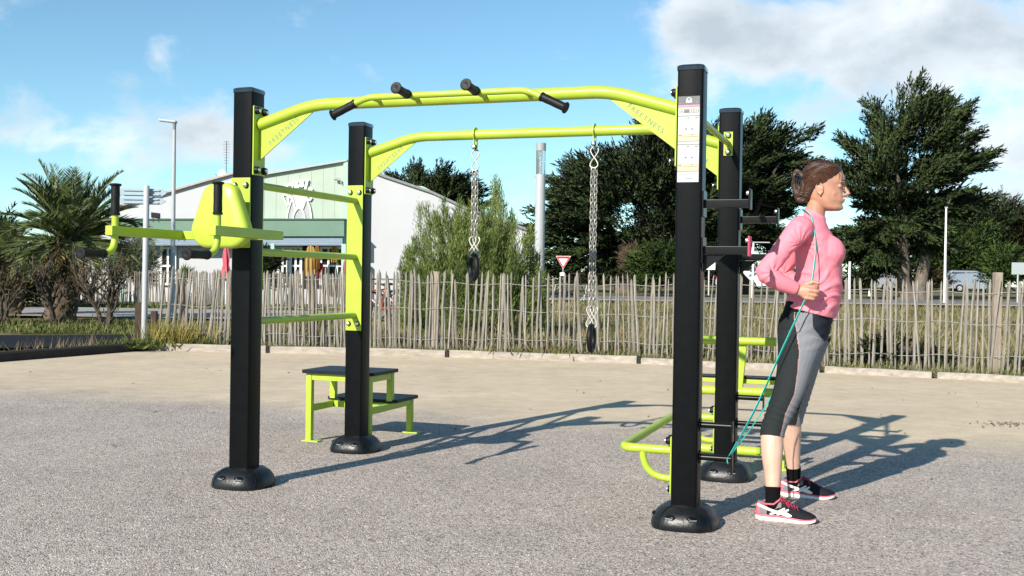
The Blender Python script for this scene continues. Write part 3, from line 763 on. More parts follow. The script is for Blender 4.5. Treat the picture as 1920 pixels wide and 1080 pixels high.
# eyes and brows
EYE = mat('eye_white', (0.38, 0.36, 0.33), 0.25); IRIS = mat('eye_iris', (0.05, 0.03, 0.02), 0.2); BROW = mat('brow_hair', (0.07, 0.035, 0.02), 0.7)
for s in (-1, 1):
    c = Vector((.2675, HY + s * .032, 1.6115)); m = MB(); m.ball(c, (.0105, .012, .0058), 14, 10, 0); m.ball(c + Vector((.0062, s * .001, 0)), (.0052, .0052, .0050), 10, 8, 1); m.build('eye', [EYE, IRIS], body)
    m = MB(); m.tube([(.2815, HY + s * .017, 1.6165), (.2815, HY + s * .028, 1.6185), (.2755, HY + s * .040, 1.6165), (.268, HY + s * .046, 1.6125)], [.0010, .0015, .0015, .0008], 6); m.build('eyelash', BROW, body)
    m = MB(); m.tube([(.2915, HY + s * .013, 1.6325), (.290, HY + s * .024, 1.6365), (.283, HY + s * .037, 1.6375), (.270, HY + s * .049, 1.6325)], [.0022, .003, .0026, .0012], 6); m.build('eyebrow', BROW, body)
    m = MB(); m.ball((.1735, HY + s * .0775, 1.5685), .0028, 8, 6); m.build('earring', CHROME, body)
# hair: swept back to a clipped bun
HAIR = [(1.535, .118, .094, .035), (1.55, .130, .080, .052), (1.575, .150, .074, .066), (1.595, .162, .077, .0745), (1.608, .190, .076, .0765), (1.62, .224, .075, .0785), (1.64, .243, .074, .0805), (1.657, .258, .075, .0810), (1.673, .268, .078, .0800), (1.69, .2715, .082, .0765), (1.712, .253, .095, .069), (1.729, .222, .120, .050), (1.7395, .188, .155, .016)]
m = MB(); m.add(*head_secs(HAIR, 0, 0, 44, .45)); m.ball((.074, HY, 1.612), (.036, .046, .054), 18, 14, 0, (1, 0, -.12), (0, 1, 0), (.12, 0, 1)); m.ball((.090, HY, 1.570), (.036, .042, .038), 18, 14)
for k, (cf, cl, cz, R1, r1, ax) in enumerate(((.072, -.034, 1.604, .026, .0150, (.55, 1, .3)), (.072, .034, 1.604, .026, .0150, (-.5, 1, -.3)), (.069, -.014, 1.622, .030, .0150, (.5, 1, -.35)), (.070, .016, 1.618, .030, .0150, (-.45, 1, .4)), (.082, -.030, 1.574, .026, .0140, (.4, 1, .3)), (.060, .0, 1.660, .020, .0130, (.2, 1, .5)), (.070, -.026, 1.650, .018, .0110, (.6, 1, .1)))): m.torus((cf, HY + cl, cz), R1, r1, ax, 26, 10, X=(0, 0, 1), sx=1.35)
def strands(co, no):
    a = np.arctan2(co[:, 2] - 1.60, co[:, 0] - .10)
    return 0.0022 * np.sin(co[:, 2] * 75 - co[:, 0] * 55 + 3 * np.sin(co[:, 1] * 26)) * np.clip((co[:, 2] - 1.6) * 12, 0, 1) + 0.0010 * np.sin(co[:, 2] * 620 - co[:, 0] * 190 + 2.5 * np.sin(co[:, 0] * 25 + co[:, 1] * 30)) + 0.0005 * np.sin(co[:, 2] * 1100 + co[:, 0] * 330)
hair = fuse(m, 'hair', HAIRM, person, 0.003, 3, strands)
m = MB()
for i in range(54):     # loose wisps
    r = random.random; a = r() * 2 - 1
    s_ = Vector((.262 - r() * .03, HY - .066 * r() - .004, 1.693 - r() * .012)); e = s_ + Vector((.012 + r() * .012, -.006 * r(), -.045 - r() * .03))
    if i > 7: s_ = Vector((.09 + r() * .14, HY + a * .05, 1.725 + r() * .008)); e = s_ + Vector((-.018 - r() * .025, a * .01, .002 + r() * .009))
    m.tube([s_, (s_ + e) / 2 + Vector((.008, 0, .006)), e], .0007, 4, mi=1)
HAIRL = mat('light_brown_strand', (0.085, 0.036, 0.019), 0.45, var=0.5, vscale=30)
zs_ = [r[0] for r in HAIR]
def hsurf(f, z, s):
    F_, B_, H_ = (float(np.interp(z, zs_, [r[i] for r in HAIR])) for i in (1, 2, 3)); c = B_ + (F_ - B_) * .46; u = (f - c) / ((F_ - c) if f > c else (c - B_)); u = max(-.97, min(.97, u)); ca = abs(u) ** (1 / .45) if u > 0 else abs(u); return HY + s * (H_ * (1 - ca * ca) ** .46 * (1 - .16 * max(0, abs(u) if u > 0 else 0) ** 1.5) + .0012)
for i in range(150):
    s = -1 if i % 3 else 1; t0 = random.random(); f0 = .262 - t0 * .10; z0 = 1.70 - t0 * .09 - random.random() * .012; f1 = .085 + random.random() * .02; z1 = 1.675 - t0 * .085 + random.gauss(0, .006); P_ = []
    for k in range(9):
        u = k / 8; f = f0 + (f1 - f0) * u; z = z0 + (z1 - z0) * u + .022 * math.sin(math.pi * u) * (1 - t0 * .5) + .003 * math.sin(u * 9 + i); P_.append((f, hsurf(f, z, s), z))
    m.tube(P_, .0011, 4, mi=i % 2)
m.build('hair_strands', [HAIRL, HAIRM], hair)
m = MB()
CLIP = mat('claw_clip_black', (0.01, 0.01, 0.011), 0.18, coat=0.5)
for s in (-1, 1):
    for k in range(5):
        f0 = .062 + k * .011; z0 = 1.668 - k * .004
        m.tube([(f0, HY + s * .006, z0 + .012), (f0 - .006, HY + s * .036, z0 + .004), (f0 - .012, HY + s * .056, z0 - .018), (f0 - .016, HY + s * .058, z0 - .044)], [.004, .0045, .0045, .002], 7)
    m.tube([(.055, HY + s * .040, 1.664), (.113, HY + s * .040, 1.648)], .005, 7)
m.tube([(.058, HY, 1.682), (.112, HY, 1.666)], .006, 8)
m.build('hair_clip', CLIP, hair)

# pink top
PINKT = mat('pink_jersey', (0.80, 0.215, 0.275), 0.75, var=0.06, vscale=60, bump=0.12, bscale=500)
m = MB(); loft(m, bf(TORSO, per=6), 36)
for s in (-1, 1): m.ball((.205, HY + s * .056, 1.285), (.091, .074, .085), 20, 14, 0, (1, 0, -.15), (0, 1, 0), (.15, 0, 1))
limb(m, [(r[0], r[1], r[2], r[3] + .006 - .001 * (i > 5), r[4] + .006 - .001 * (i > 5)) for i, r in enumerate(ARM_R)]); limb(m, [(r[0], r[1], r[2], r[3] + .006 - .001 * (i > 5), r[4] + .006 - .001 * (i > 5)) for i, r in enumerate(ARM_L)])
m.tube([(.099, HY, 1.500), (.102, HY, 1.513)], .001, 4)
def folds(co, no):
    f, l, z = co[:, 0], co[:, 1] - HY, co[:, 2]
    tor = (np.abs(l) < .17) & (z > .98) & (z < 1.36)
    w = np.zeros(len(co))
    ph = (z * 1.0 - f * .55) * 92 + 2.2 * np.sin(l * 20) + 1.5 * np.sin(z * 31 + f * 18) + 1.1 * np.sin(f * 47)
    amp = np.clip((1.27 - z) / .12, 0.15, 1) * np.clip((z - .96) / .06, 0.2, 1) * (0.45 + 0.55 * np.sin(z * 43 + f * 27 + l * 12) ** 2)
    w += np.where(tor, .0072 * amp * (np.maximum(np.sin(ph), -.25)), 0)
    # creases spreading from the armpit
    d = np.sqrt((f - .10) ** 2 + (z - 1.32) ** 2 + 1e-6); an = np.arctan2(z - 1.32, f - .10)
    w += np.where((z > 1.2) & (z < 1.42) & (f > .05), .0020 * np.exp(-(d / .11) ** 2) * np.sin(an * 15 + d * 20), 0)
    # elbow creases
    de = np.sqrt((f + .02) ** 2 + (z - 1.175) ** 2); ae = np.arctan2(z - 1.175, f + .02)
    w += np.where(np.abs(l) > .19, .0030 * np.exp(-(de / .09) ** 2) * np.sin(ae * 9), 0)
    w += np.where((np.abs(l) > .14) & (z > 1.15), .0008 * np.sin((z * .8 + f * .6) * 150 + 2 * np.sin(l * 33)), 0)
    return w
top = fuse(m, 'long_sleeved_top', [PINKT], person, 0.0042, 9, folds)
m = MB()   # stand-up collar
for rr, zz in ((0, 0),):
    ring0 = []; ring1 = []
    for j in range(32):
        a = 2 * math.pi * j / 32; ca, sa = math.cos(a), math.sin(a)
        ring0.append(Vector((.146 + .055 * ca, HY + .060 * sa, 1.458 - .026 * ca))); ring1.append(Vector((.149 + .050 * ca, HY + .052 * sa, 1.482 - .026 * ca)))
    vs = ring0 + ring1 + [Vector((.150 + (p.x - .150) * .93, HY + (p.y - HY) * .93, p.z)) for p in ring1] + [Vector((.146 + (p.x - .146) * .9, HY + (p.y - HY) * .9, p.z)) for p in ring0]
    fs = [(r * 32 + j, r * 32 + (j + 1) % 32, ((r + 1) % 4) * 32 + (j + 1) % 32, ((r + 1) % 4) * 32 + j) for r in range(4) for j in range(32)]
    m.add(vs, fs)
m.build('collar', PINKT, top)

# leggings: dark charcoal back, heather grey front, pink piping at the seam and hem
LG1 = mat('charcoal_jersey', (0.017, 0.021, 0.022), 0.8, spec=0.15, var=0.12, vscale=80, bump=0.1, bscale=600)
LG2 = mat('heather_grey_jersey', (0.19, 0.195, 0.215), 0.85, spec=0.15, var=0.28, vscale=220, bump=0.12, bscale=600, stretch=(1, 1, 3))
LG3 = mat('black_jersey', (0.005, 0.005, 0.007), 0.8, spec=0.1, var=0.2); PIP = mat('coral_piping', (0.66, 0.36, 0.34), 0.6)
LG4 = mat('navy_jersey', (0.020, 0.023, 0.033), 0.8, spec=0.15, var=0.15)
m = MB()
loft(m, bf([(.016, 1.045, .248, 1.00, .148), (.006, 1.0, .243, .965, .160), (-.021, .93, .238, .93, .171), (-.023, .87, .224, .87, .174), (-.008, .825, .195, .82, .160), (.03, .80, .16, .80, .12)]), 36)
def legging(rows, zh, grow):
    R2 = dense(rows, 5); R2 = [r for r in R2 if r[2] > zh]; limb(m, [tuple(r) for r in R2], grow, 1, 24)
legging(LEG_R, .384, .0055); legging(LEG_L, .384, .0055)
XS_R = [(1.05, .075), (.96, .068), (.90, .082), (.80, .100), (.70, .095), (.60, .085), (.50, .045), (.38, .022)]   # seam f on the right leg by height
def leg_paint(c, n):
    f, l, z = c[:, 0], c[:, 1], c[:, 2]; mi = np.zeros(len(c), int)
    zs = np.array([p[0] for p in XS_R[::-1]]); xs = np.array([p[1] for p in XS_R[::-1]])
    right = l < HY + (.87 - z) * .05
    seam = np.interp(z, zs, xs) + np.where(right, 0, .035)
    outer = np.where(right, n[:, 1] < .25, n[:, 1] > -.25)
    g = f > seam; g &= (n[:, 0] > -.35)
    mi[g] = 1
    pip = (np.abs(f - seam) < .0022) & (z < .985) & (n[:, 1] < -.3) & right; mi[pip] = 5
    navy = (z > .74) & (f > .150 - (z - .93) * .45 + np.abs(z - .91) * .35) & (f > .125); mi[navy] = 4
    hip = (z > .915 + (f + .02) * .9) & (f < .055) & (z > .90); mi[hip] = 2
    mi[z > .985] = 2
    hz = .3905; mi[(z < hz) ] = 3
    return mi
def leg_folds(co, no):
    f, l, z = co[:, 0], co[:, 1], co[:, 2]
    return np.where((z < .60) & (z > .42), .0022 * np.exp(-((z - .50) / .05) ** 2) * np.sin(z * 190 + f * 60 + l * 30), 0) + np.where(z > .80, .0012 * np.sin((z - f * .4) * 120), 0)
leggings = fuse(m, 'leggings', [LG1, LG2, LG3, PIP, LG4, mat('dusky_piping', (.34, .20, .19), .6)], person, 0.004, 3, leg_folds, leg_paint)

# socks and running shoes
SOCK = mat('black_sock', (0.005, 0.005, 0.006), 0.9, bump=0.2, bscale=400, spec=0.08)
SH_B = mat('shoe_black_mesh', (0.011, 0.011, 0.015), 0.7, spec=0.15, bump=0.3, bscale=500, var=0.2, vscale=40); SH_P = mat('shoe_pink', (0.55, 0.11, 0.15), 0.55, var=0.1)
SH_W = mat('shoe_white', (0.78, 0.74, 0.70), 0.5, var=0.05); SH_G = mat('shoe_grey_lining', (0.16, 0.14, 0.15), 0.7); LACE = mat('shoe_lace_crimson', (0.35, 0.02, 0.05), 0.7)
def shoe(ax, ay, lat, yaw):
    """ax, ay ankle; shoe points along +x turned by yaw; lat = outer side sign"""
    piv = Vector((ax, ay, 0)); ca, sa = math.cos(yaw), math.sin(yaw)
    def W(x, y, z): return Vector((piv.x + x * ca - y * sa, piv.y + x * sa + y * ca, z))
    #        x     halfw  inner shift, top, bottom
    S = [(-.074, .018, 0, .066, .020), (-.068, .029, 0, .086, .013), (-.050, .034, 0, .087, .008), (-.02, .035, 0, .078, .006), (.01, .034, 0, .080, .006), (.038, .034, .002, .098, .006), (.055, .035, .003, .098, .006),
         (.09, .040, .004, .083, .006), (.125, .044, .004, .066, .006), (.155, .043, .002, .055, .007), (.180, .036, -.002, .048, .010), (.197, .025, -.005, .040, .015), (.206, .010, -.007, .032, .021)]
    D = dense(S, 4); m = MB(); n = 24; vs = []; fs = []
    def ringpt(r, a, g=0.0):
        x, w, sh, zt, zb = r; base = .020; cy, cz = math.cos(a), math.sin(a)
        yy = math.copysign(abs(cy) ** .75, cy) * (w + g); h = zt - base
        zz = base + (math.copysign(abs(cz) ** .8, cz) * h if cz > 0 else cz * .012) + (g if cz > 0 else 0)
        lean = 1 - .22 * max(0, cz)
        return W(x, yy * lean + sh * lat * -1, zz)
    for r in D:
        for j in range(n): vs.append(ringpt(r, 2 * math.pi * j / n))
    k = len(D)
    for i in range(k - 1):
        for j in range(n): fs.append((i * n + j, i * n + (j + 1) % n, (i + 1) * n + (j + 1) % n, (i + 1) * n + j))
    fs.append(tuple(range(n - 1, -1, -1))); fs.append(tuple((k - 1) * n + j for j in range(n)))
    m.add(vs, fs); mis = []
    for i in range(k - 1):
        x = (D[i][0] + D[i + 1][0]) / 2
        for j in range(n):
            t = math.sin(2 * math.pi * (j + .5) / n)
            mi = 0
            if x < -.055 and t < .9: mi = 1
            elif x < -.02 and t < .1: mi = 1
            elif x < .045 and t > .6: mi = 2
            elif x < -.02: mi = 2
            mis.append(mi)
    m.m = mis + [1, 0]
    s_ = m.build('running_shoe', [SH_B, SH_P, SH_G], person)
    # layered sole: pink above white, rounded toe spring
    for nm, z0, z1, g, mt in (('midsole', .018, .028, .0025, SH_P), ('outsole', 0.0, .0185, .0045, SH_W)):
        m = MB(); up = []; lo = []; outl = []
        for r in D[1:]: outl.append((r[0], r[1] + g, r[2], r[4]))
        pts = [(x, w, sh, zb) for x, w, sh, zb in outl]; loop = [(x - (g if i == 0 else 0), +w, sh, zb) for i, (x, w, sh, zb) in enumerate(pts)] + [(x, -w, sh, zb) for x, w, sh, zb in pts[::-1]]
        nl = len(loop); vs = []; fs = []
        for zz, gg in ((z0, .94), (z0 + .003, 1.0), (z1 - .003, 1.0), (z1, .96)):
            for (x, w, sh, zb) in loop:
                sp = max(0, x - .14) ** 2 * 3.0 + max(0, -.05 - x) * .25
                zz2 = zz * (1 - .38 * min(1, max(0, (x - .04) / .15)))
                vs.append(W(x, w * gg - sh * lat, zz2 + sp + (.010 if nm == 'midsole' and x < -.0 else 0) * (zz > .03)))
        for i in range(3):
            for j in range(nl): fs.append((i * nl + j, i * nl + (j + 1) % nl, (i + 1) * nl + (j + 1) % nl, (i + 1) * nl + j))
        fs.append(tuple(range(nl - 1, -1, -1))); fs.append(tuple(3 * nl + j for j in range(nl))); m.add(vs, fs); m.build(nm, mt, s_)
    # side stripes (two crossing bars and two long curves) on both flanks
    def surf(x, z, sd):
        r = np.array([np.interp(x, [d[0] for d in D], [d[i] for d in D]) for i in range(5)]); r[0] = x
        t = min(.98, max(0, (z - .020) / (r[3] - .020))); cz = t ** (1 / .8); cy = math.sqrt(max(0, 1 - cz * cz))
        yy = cy ** .75 * (r[1] + .0038) * (1 - .22 * cz); return W(x, sd * yy - r[2] * lat, z)
    m = MB()
    for sd in (-1, 1):
        for path, wd in (([(-.066, .072), (-.040, .063), (-.005, .052), (.030, .044), (.062, .036), (.088, .031)], .0062), ([(-.005, .033), (.020, .040), (.045, .053), (.064, .064)], .0045), ([(.028, .032), (.045, .040), (.064, .050), (.082, .060)], .0045), ([(.045, .047), (.062, .046), (.082, .038), (.096, .031)], .0050)):
            pp = dense([(x, z) for x, z in path], 4); m.tube([surf(x, z, sd) for x, z in pp], [wd * (.7 if i in (0, len(pp) - 1) else 1) for i in range(len(pp))], 8, ref=(0, sd, 0), sq=(.28, 1))
    m.build('stripes', SH_W, s_)
    m = MB(); q = .0
    for i in range(6):
        x = .046 + i * .0135; zt = np.interp(x, [d[0] for d in D], [d[3] for d in D]); w = .020
        m.tube([W(x - .003, w, zt - .012), W(x, 0, zt + .002), W(x + .010, -w, zt - .014)], .0026, 6); m.tube([W(x - .003, -w, zt - .012), W(x, 0, zt + .003), W(x + .010, w, zt - .014)], .0026, 6)
    for s in (-1, 1):
        m.tube([W(.048, 0, .102), W(.040, s * .018, .108), W(.052, s * .030, .096), W(.060, s * .018, .096), W(.052, 0, .101)], .0024, 6); m.tube([W(.05, 0, .102), W(.068, s * .02, .092), W(.085, s * .033, .070)], .0022, 6)
    m.build('laces', LACE, s_)
    m = MB(); m.tube([W(-.056, 0, .082), W(-.03, .031, .078), W(.012, .032, .080), W(.036, .02, .100), W(.040, 0, .106), W(.036, -.02, .100), W(.012, -.032, .080), W(-.03, -.031, .078), W(-.056, 0, .082)], .0045, 7); m.build('collar_lining', SH_P, s_)
    return s_
for lg, ax, ay, lat, yaw in ((LEG_R, -.006, -.285, -1, R(-3)), (LEG_L, .048, .345, 1, R(-3))):
    m = MB(); rows = [r for r in dense(lg, 5) if r[2] < .165]; rows = [tuple(r) for r in rows]
    limb(m, rows + [(ax + .004, ay, .055, .031, .026)], .0035, 1, 20); m.build('sock', SOCK, person); shoe(ax, ay, lat, yaw)

# resistance band held by the person, looped round the lowest peg of the right front post
TEAL = mat('turquoise_latex', (0.02, 0.55, 0.46), 0.5, var=0.06, vscale=30)
def wv(f, l, z): return WO + U * f + V * l + Vector((0, 0, z))
px_, py_ = POSTS['B']
def peg(dx, dy, dz): return RC + U * (px_ + dx) + V * (py_ + dy) + Vector((0, 0, .322 + dz))
m = MB()
right = [peg(.190, -.019, -.004), wv(-.10, -.245, .512), wv(.03, -.228, .825), wv(.118, -.207, 1.035), wv(.139, -.199, 1.085), wv(.153, -.196, 1.130), wv(.161, -.178, 1.20), wv(.166, -.150, 1.28), wv(.158, -.118, 1.375), wv(.140, -.075, 1.448), wv(.110, -.035, 1.484), wv(.090, .03, 1.492)]
left = [wv(.110, .095, 1.484), wv(.140, .135, 1.448), wv(.160, .178, 1.375), wv(.170, .225, 1.28), wv(.166, .250, 1.20), wv(.162, .258, 1.13), wv(.156, .259, 1.085), wv(.140, .264, 1.035), wv(.05, .20, .80), wv(-.08, .06, .50), peg(.194, .019, .004)]
loop = [peg(.190, 0, -.0185)]
path = [tuple(p) for p in right + left]; dd = [Vector(p) for p in dense(path, 6)]
dd = [peg(.191, .012, -.015), peg(.190, -.004, -.019), peg(.190, -.016, -.012)] + dd + [peg(.193, .019, -.008), peg(.191, .012, -.015)]
m.tube(dd, .0095, 10, ref=(0, -1, 0), sq=(.30, 1.0))
b = m.build('resistance_band', TEAL); tag(b, 'turquoise elastic band looped from the low black peg over the shoulders of the woman', 'resistance band')
# ------------------------------------------------------------------ setting: terrain, plaza, roads, edging
KERB = [(-5.33, 15.73), (-3.54, 15.58), (-0.89, 15.27), (1.74, 14.63), (4.05, 13.55), (5.18, 13.01), (6.03, 12.61), (9.2, 10.6), (14, 6.5), (18, 0)]
KLEFT = [(-5.45, 15.72), (-6.4, 13.47), (-9.2, 6.9), (-12.5, -1.5)]
def ss(a, b, x):
    t = min(1, max(0, (x - a) / (b - a))); return t * t * (3 - 2 * t)
def kerb_y(x):
    xs = [p[0] for p in KERB]; ys = [p[1] for p in KERB]
    return float(np.interp(x, xs, ys))
def gz(x, y):
    w = ss(-5, 2, x)
    return .05 + w * (.30 * ss(16.5, 32, y) + .28 * ss(30, 95, y)) + (1 - w) * .04 * ss(17, 30, y) - .11 * (1 - ss(-7.2, -5.2, x)) * (1 - ss(17.5, 21, y)) * 1.0
def inside(x, y):
    """distance behind the edging: > 0 outside the plaza"""
    if x < -5.4: return (-5.45 - (15.72 - y) * 0.44) - x if y < 15.72 else 1.0 + y - 15.72
    return y - kerb_y(x)
xs = sorted(set(list(np.arange(-16, 20.01, .5)) + [-700, -400, -200, -120, -80, -60, -45, -35, -28, -22, 24, 30, 38, 50, 70, 100, 160, 260, 420, 700]))
ys = sorted(set(list(np.arange(-10, 34.1, .5)) + [-60, -30, 36, 40, 45, 50, 56, 62, 70, 80, 90, 105, 130, 170, 230, 320, 480, 800, 1500]))
vs = []; fs = []
for y in ys:
    for x in xs:
        d = inside(x, y); z = gz(x, y)
        if d < .35: z = -0.05 + (z + .05) * ss(0.0, .35, d)
        vs.append((x, y, z + (0.03 * math.sin(x * .9) * math.sin(y * .7) if d > 2 else 0)))
nx = len(xs)
for j in range(len(ys) - 1):
    for i in range(nx - 1): fs.append((j * nx + i, j * nx + i + 1, (j + 1) * nx + i + 1, (j + 1) * nx + i))
def ground_mat():
    m = bpy.data.materials.new('dry_grassland'); m.use_nodes = True; t = m.node_tree; b = t.nodes['Principled BSDF']; b.inputs['Roughness'].default_value = .95; b.inputs['Specular IOR Level'].default_value = .1
    c = t.nodes.new('ShaderNodeTexCoord').outputs['Object']
    a = noise(c, .55, 8, .65, 0, t); d = noise(c, 6, 8, .7, 0, t)
    r = t.nodes.new('ShaderNodeValToRGB'); t.links.new(mnode('ADD', mnode('MULTIPLY', a, .6, tree=t), mnode('MULTIPLY', d, .4, tree=t), tree=t), r.inputs[0])
    e = r.color_ramp.elements; e[0].position = .36; e[0].color = (.045, .052, .020, 1); e[1].position = .62; e[1].color = (.30, .25, .15, 1)
    k = r.color_ramp.elements.new(.48); k.color = (.12, .115, .05, 1)
    t.links.new(r.outputs[0], b.inputs['Base Color'])
    bn = t.nodes.new('ShaderNodeBump'); bn.inputs['Distance'].default_value = .08; t.links.new(d, bn.inputs['Height']); t.links.new(bn.outputs[0], b.inputs['Normal'])
    return m
GROUND = ground_mat()
m = MB(); m.add(vs, fs); tag(m.build('ground', GROUND), 'rough dry grassland behind the paling fence', kind='structure')

def plaza_mat():
    m = bpy.data.materials.new('resin_bound_gravel'); m.use_nodes = True; t = m.node_tree; b = t.nodes['Principled BSDF']; b.inputs['Roughness'].default_value = .88; b.inputs['Specular IOR Level'].default_value = .25
    c = t.nodes.new('ShaderNodeTexCoord').outputs['Object']
    sp = t.nodes.new('ShaderNodeSeparateXYZ'); t.links.new(c, sp.inputs[0])
    def vor(scale, rnd=1.0, rot=None):
        v = t.nodes.new('ShaderNodeTexVoronoi'); v.inputs['Scale'].default_value = scale; v.inputs['Randomness'].default_value = rnd; t.links.new(c, v.inputs['Vector']); return v
    v1 = vor(150); v2 = vor(80)
    sc = t.nodes.new('ShaderNodeSeparateColor'); t.links.new(v1.outputs['Color'], sc.inputs[0])
    sc2 = t.nodes.new('ShaderNodeSeparateColor'); t.links.new(v2.outputs['Color'], sc2.inputs[0])
    fine = noise(c, 170, 3, .6, 0, t); big = noise(c, .9, 5, .55, 0, t); mid = noise(c, 5, 5, .6, 0, t)
    # stones: grey, pinkish, ochre, dark
    r1 = t.nodes.new('ShaderNodeValToRGB'); t.links.new(mnode('ADD', mnode('MULTIPLY', sc.outputs[0], .62, tree=t), mnode('MULTIPLY', sc2.outputs[1], .38, tree=t), tree=t), r1.inputs[0])
    cr_ = r1.color_ramp; cr_.elements[0].position = .08; cr_.elements[0].color = (.10, .095, .095, 1); cr_.elements[1].position = .95; cr_.elements[1].color = (.78, .70, .62, 1)
    for p, col in ((.25, (.20, .185, .175, 1)), (.38, (.42, .345, .305, 1)), (.50, (.32, .275, .25, 1)), (.62, (.50, .43, .385, 1)), (.75, (.36, .325, .30, 1)), (.86, (.60, .53, .47, 1))):
        k = cr_.elements.new(p); k.color = col
    # sandy wearing layer further back
    r2 = t.nodes.new('ShaderNodeValToRGB'); t.links.new(mnode('ADD', mnode('MULTIPLY', sc.outputs[1], .35, tree=t), mnode('ADD', mnode('MULTIPLY', mid, .35, tree=t), mnode('MULTIPLY', fine, .3, tree=t), tree=t), tree=t), r2.inputs[0])
    r2.color_ramp.elements[0].position = .2; r2.color_ramp.elements[0].color = (.41, .335, .24, 1); r2.color_ramp.elements[1].position = .78; r2.color_ramp.elements[1].color = (.57, .48, .36, 1)
    edge = mnode('ADD', sp.outputs[1], mnode('MULTIPLY', sp.outputs[0], .335, tree=t), tree=t)
    edge = mnode('ADD', edge, mnode('MULTIPLY', mnode('SUBTRACT', big, .5, tree=t), 1.1, tree=t), tree=t)
    edge = mnode('ADD', edge, mnode('MULTIPLY', mnode('SUBTRACT', mid, .5, tree=t), .9, tree=t), tree=t)
    mp = t.nodes.new('ShaderNodeMapRange'); mp.interpolation_type = 'SMOOTHSTEP'; t.links.new(edge, mp.inputs[0]); mp.inputs[1].default_value = 7.7; mp.inputs[2].default_value = 9.4
    mx = t.nodes.new('ShaderNodeMix'); mx.data_type = 'RGBA'; t.links.new(mp.outputs[0], mx.inputs['Factor']); t.links.new(r1.outputs[0], mx.inputs['A']); t.links.new(r2.outputs[0], mx.inputs['B'])
    st = t.nodes.new('ShaderNodeMix'); st.data_type = 'RGBA'; st.blend_type = 'MULTIPLY'; st.inputs['Factor'].default_value = 1
    bs = t.nodes.new('ShaderNodeMapRange'); t.links.new(mnode('ADD', mnode('MULTIPLY', big, .6, tree=t), mnode('MULTIPLY', mid, .4, tree=t), tree=t), bs.inputs[0]); bs.inputs[1].default_value = .3; bs.inputs[2].default_value = .7; bs.inputs[3].default_value = .93; bs.inputs[4].default_value = 1.27
    wm = t.nodes.new('ShaderNodeMix'); wm.data_type = 'RGBA'; wm.blend_type = 'MULTIPLY'; wm.inputs['Factor'].default_value = 1; wm.inputs['B'].default_value = (.97, .965, .945, 1)
    t.links.new(mx.outputs['Result'], wm.inputs['A']); t.links.new(wm.outputs['Result'], st.inputs['A']); t.links.new(bs.outputs[0], st.inputs['B']); t.links.new(st.outputs['Result'], b.inputs['Base Color'])
    bn = t.nodes.new('ShaderNodeBump'); bn.inputs['Distance'].default_value = .006; bn.inputs['Strength'].default_value = .9
    h = mnode('MULTIPLY', mnode('ADD', mnode('MULTIPLY', v1.outputs['Distance'], -1.0, tree=t), mnode('MULTIPLY', fine, .35, tree=t), tree=t), mnode('SUBTRACT', 1.0, mnode('MULTIPLY', mp.outputs[0], .65, tree=t), tree=t), tree=t)
    t.links.new(h, bn.inputs['Height']); t.links.new(bn.outputs[0], b.inputs['Normal'])
    return m
m = MB(); poly = [(p[0], p[1], 0) for p in KERB] + [(18, -9, 0), (-13.5, -9, 0)] + [(p[0], p[1], 0) for p in KLEFT[::-1]]
m.add(poly[::-1], [tuple(range(len(poly)))])
o = m.build('plaza', plaza_mat(), smooth=False); tag(o, 'open gravel surface with a sandy band towards the edging', kind='structure')
ASPH = mat('asphalt', (.011, .012, .016), .8, spec=.2, var=.25, vscale=3, bump=.3, bscale=150)
PALE = mat('pale_road_surface', (.30, .28, .255), .9, var=.15, vscale=1.2, bump=.2, bscale=60)
SAND = mat('pale_sandy_verge', (.60, .54, .45), .9, var=.15, vscale=2)
def strip(name, pts, w, M_, dz, label):
    """road sheet draped on the terrain along a centre line"""
    P = [Vector((x, y, 0)) for x, y in pts]; Q = []
    for i in range(len(P) - 1):
        n = max(1, int((P[i + 1] - P[i]).length / 1.5))
        for k in range(n): Q.append(P[i].lerp(P[i + 1], k / n))
    Q.append(P[-1]); vs = []; fs = []
    for i, q in enumerate(Q):
        T = (Q[min(i + 1, len(Q) - 1)] - Q[max(i - 1, 0)]).normalized(); S = Vector((-T.y, T.x, 0))
        zz = max(gz(q.x + S.x * w / 2 * k, q.y + S.y * w / 2 * k) for k in (-1, -.5, 0, .5, 1))
        for k in (-1, -.33, .33, 1): p = q + S * (w / 2 * k); vs.append((p.x, p.y, max(gz(p.x, p.y), zz - .05) + dz))
    for i in range(len(Q) - 1):
        for k in range(3): fs.append((i * 4 + k, i * 4 + k + 1, i * 4 + k + 5, i * 4 + k + 4))
    m = MB(); m.add(vs, fs); tag(m.build(name, M_), label, kind='structure')
strip('path', [(-22, 16.6), (-13, 17.0), (-8, 17.35), (-5.9, 17.5)], 3.0, ASPH, .035, 'dark asphalt path beside the plaza')
strip('road', [(-50, 27.6), (-20, 27.6), (-9, 27.4), (-4, 27.2), (0, 28)], 6.0, PALE, .05, 'pale road in front of the shop terrace')
strip('road', [(-1, 42), (8, 42), (20, 43), (40, 46), (80, 54)], 9.0, mat('weathered_grey_road', (.17, .17, .175), .85, var=.15, vscale=.6), .07, 'grey road beyond the grass field')
strip('verge', [(-1, 36.9), (8, 36.9), (20, 37.8), (40, 40.8), (80, 48)], .9, SAND, .11, 'pale sandy road edge')

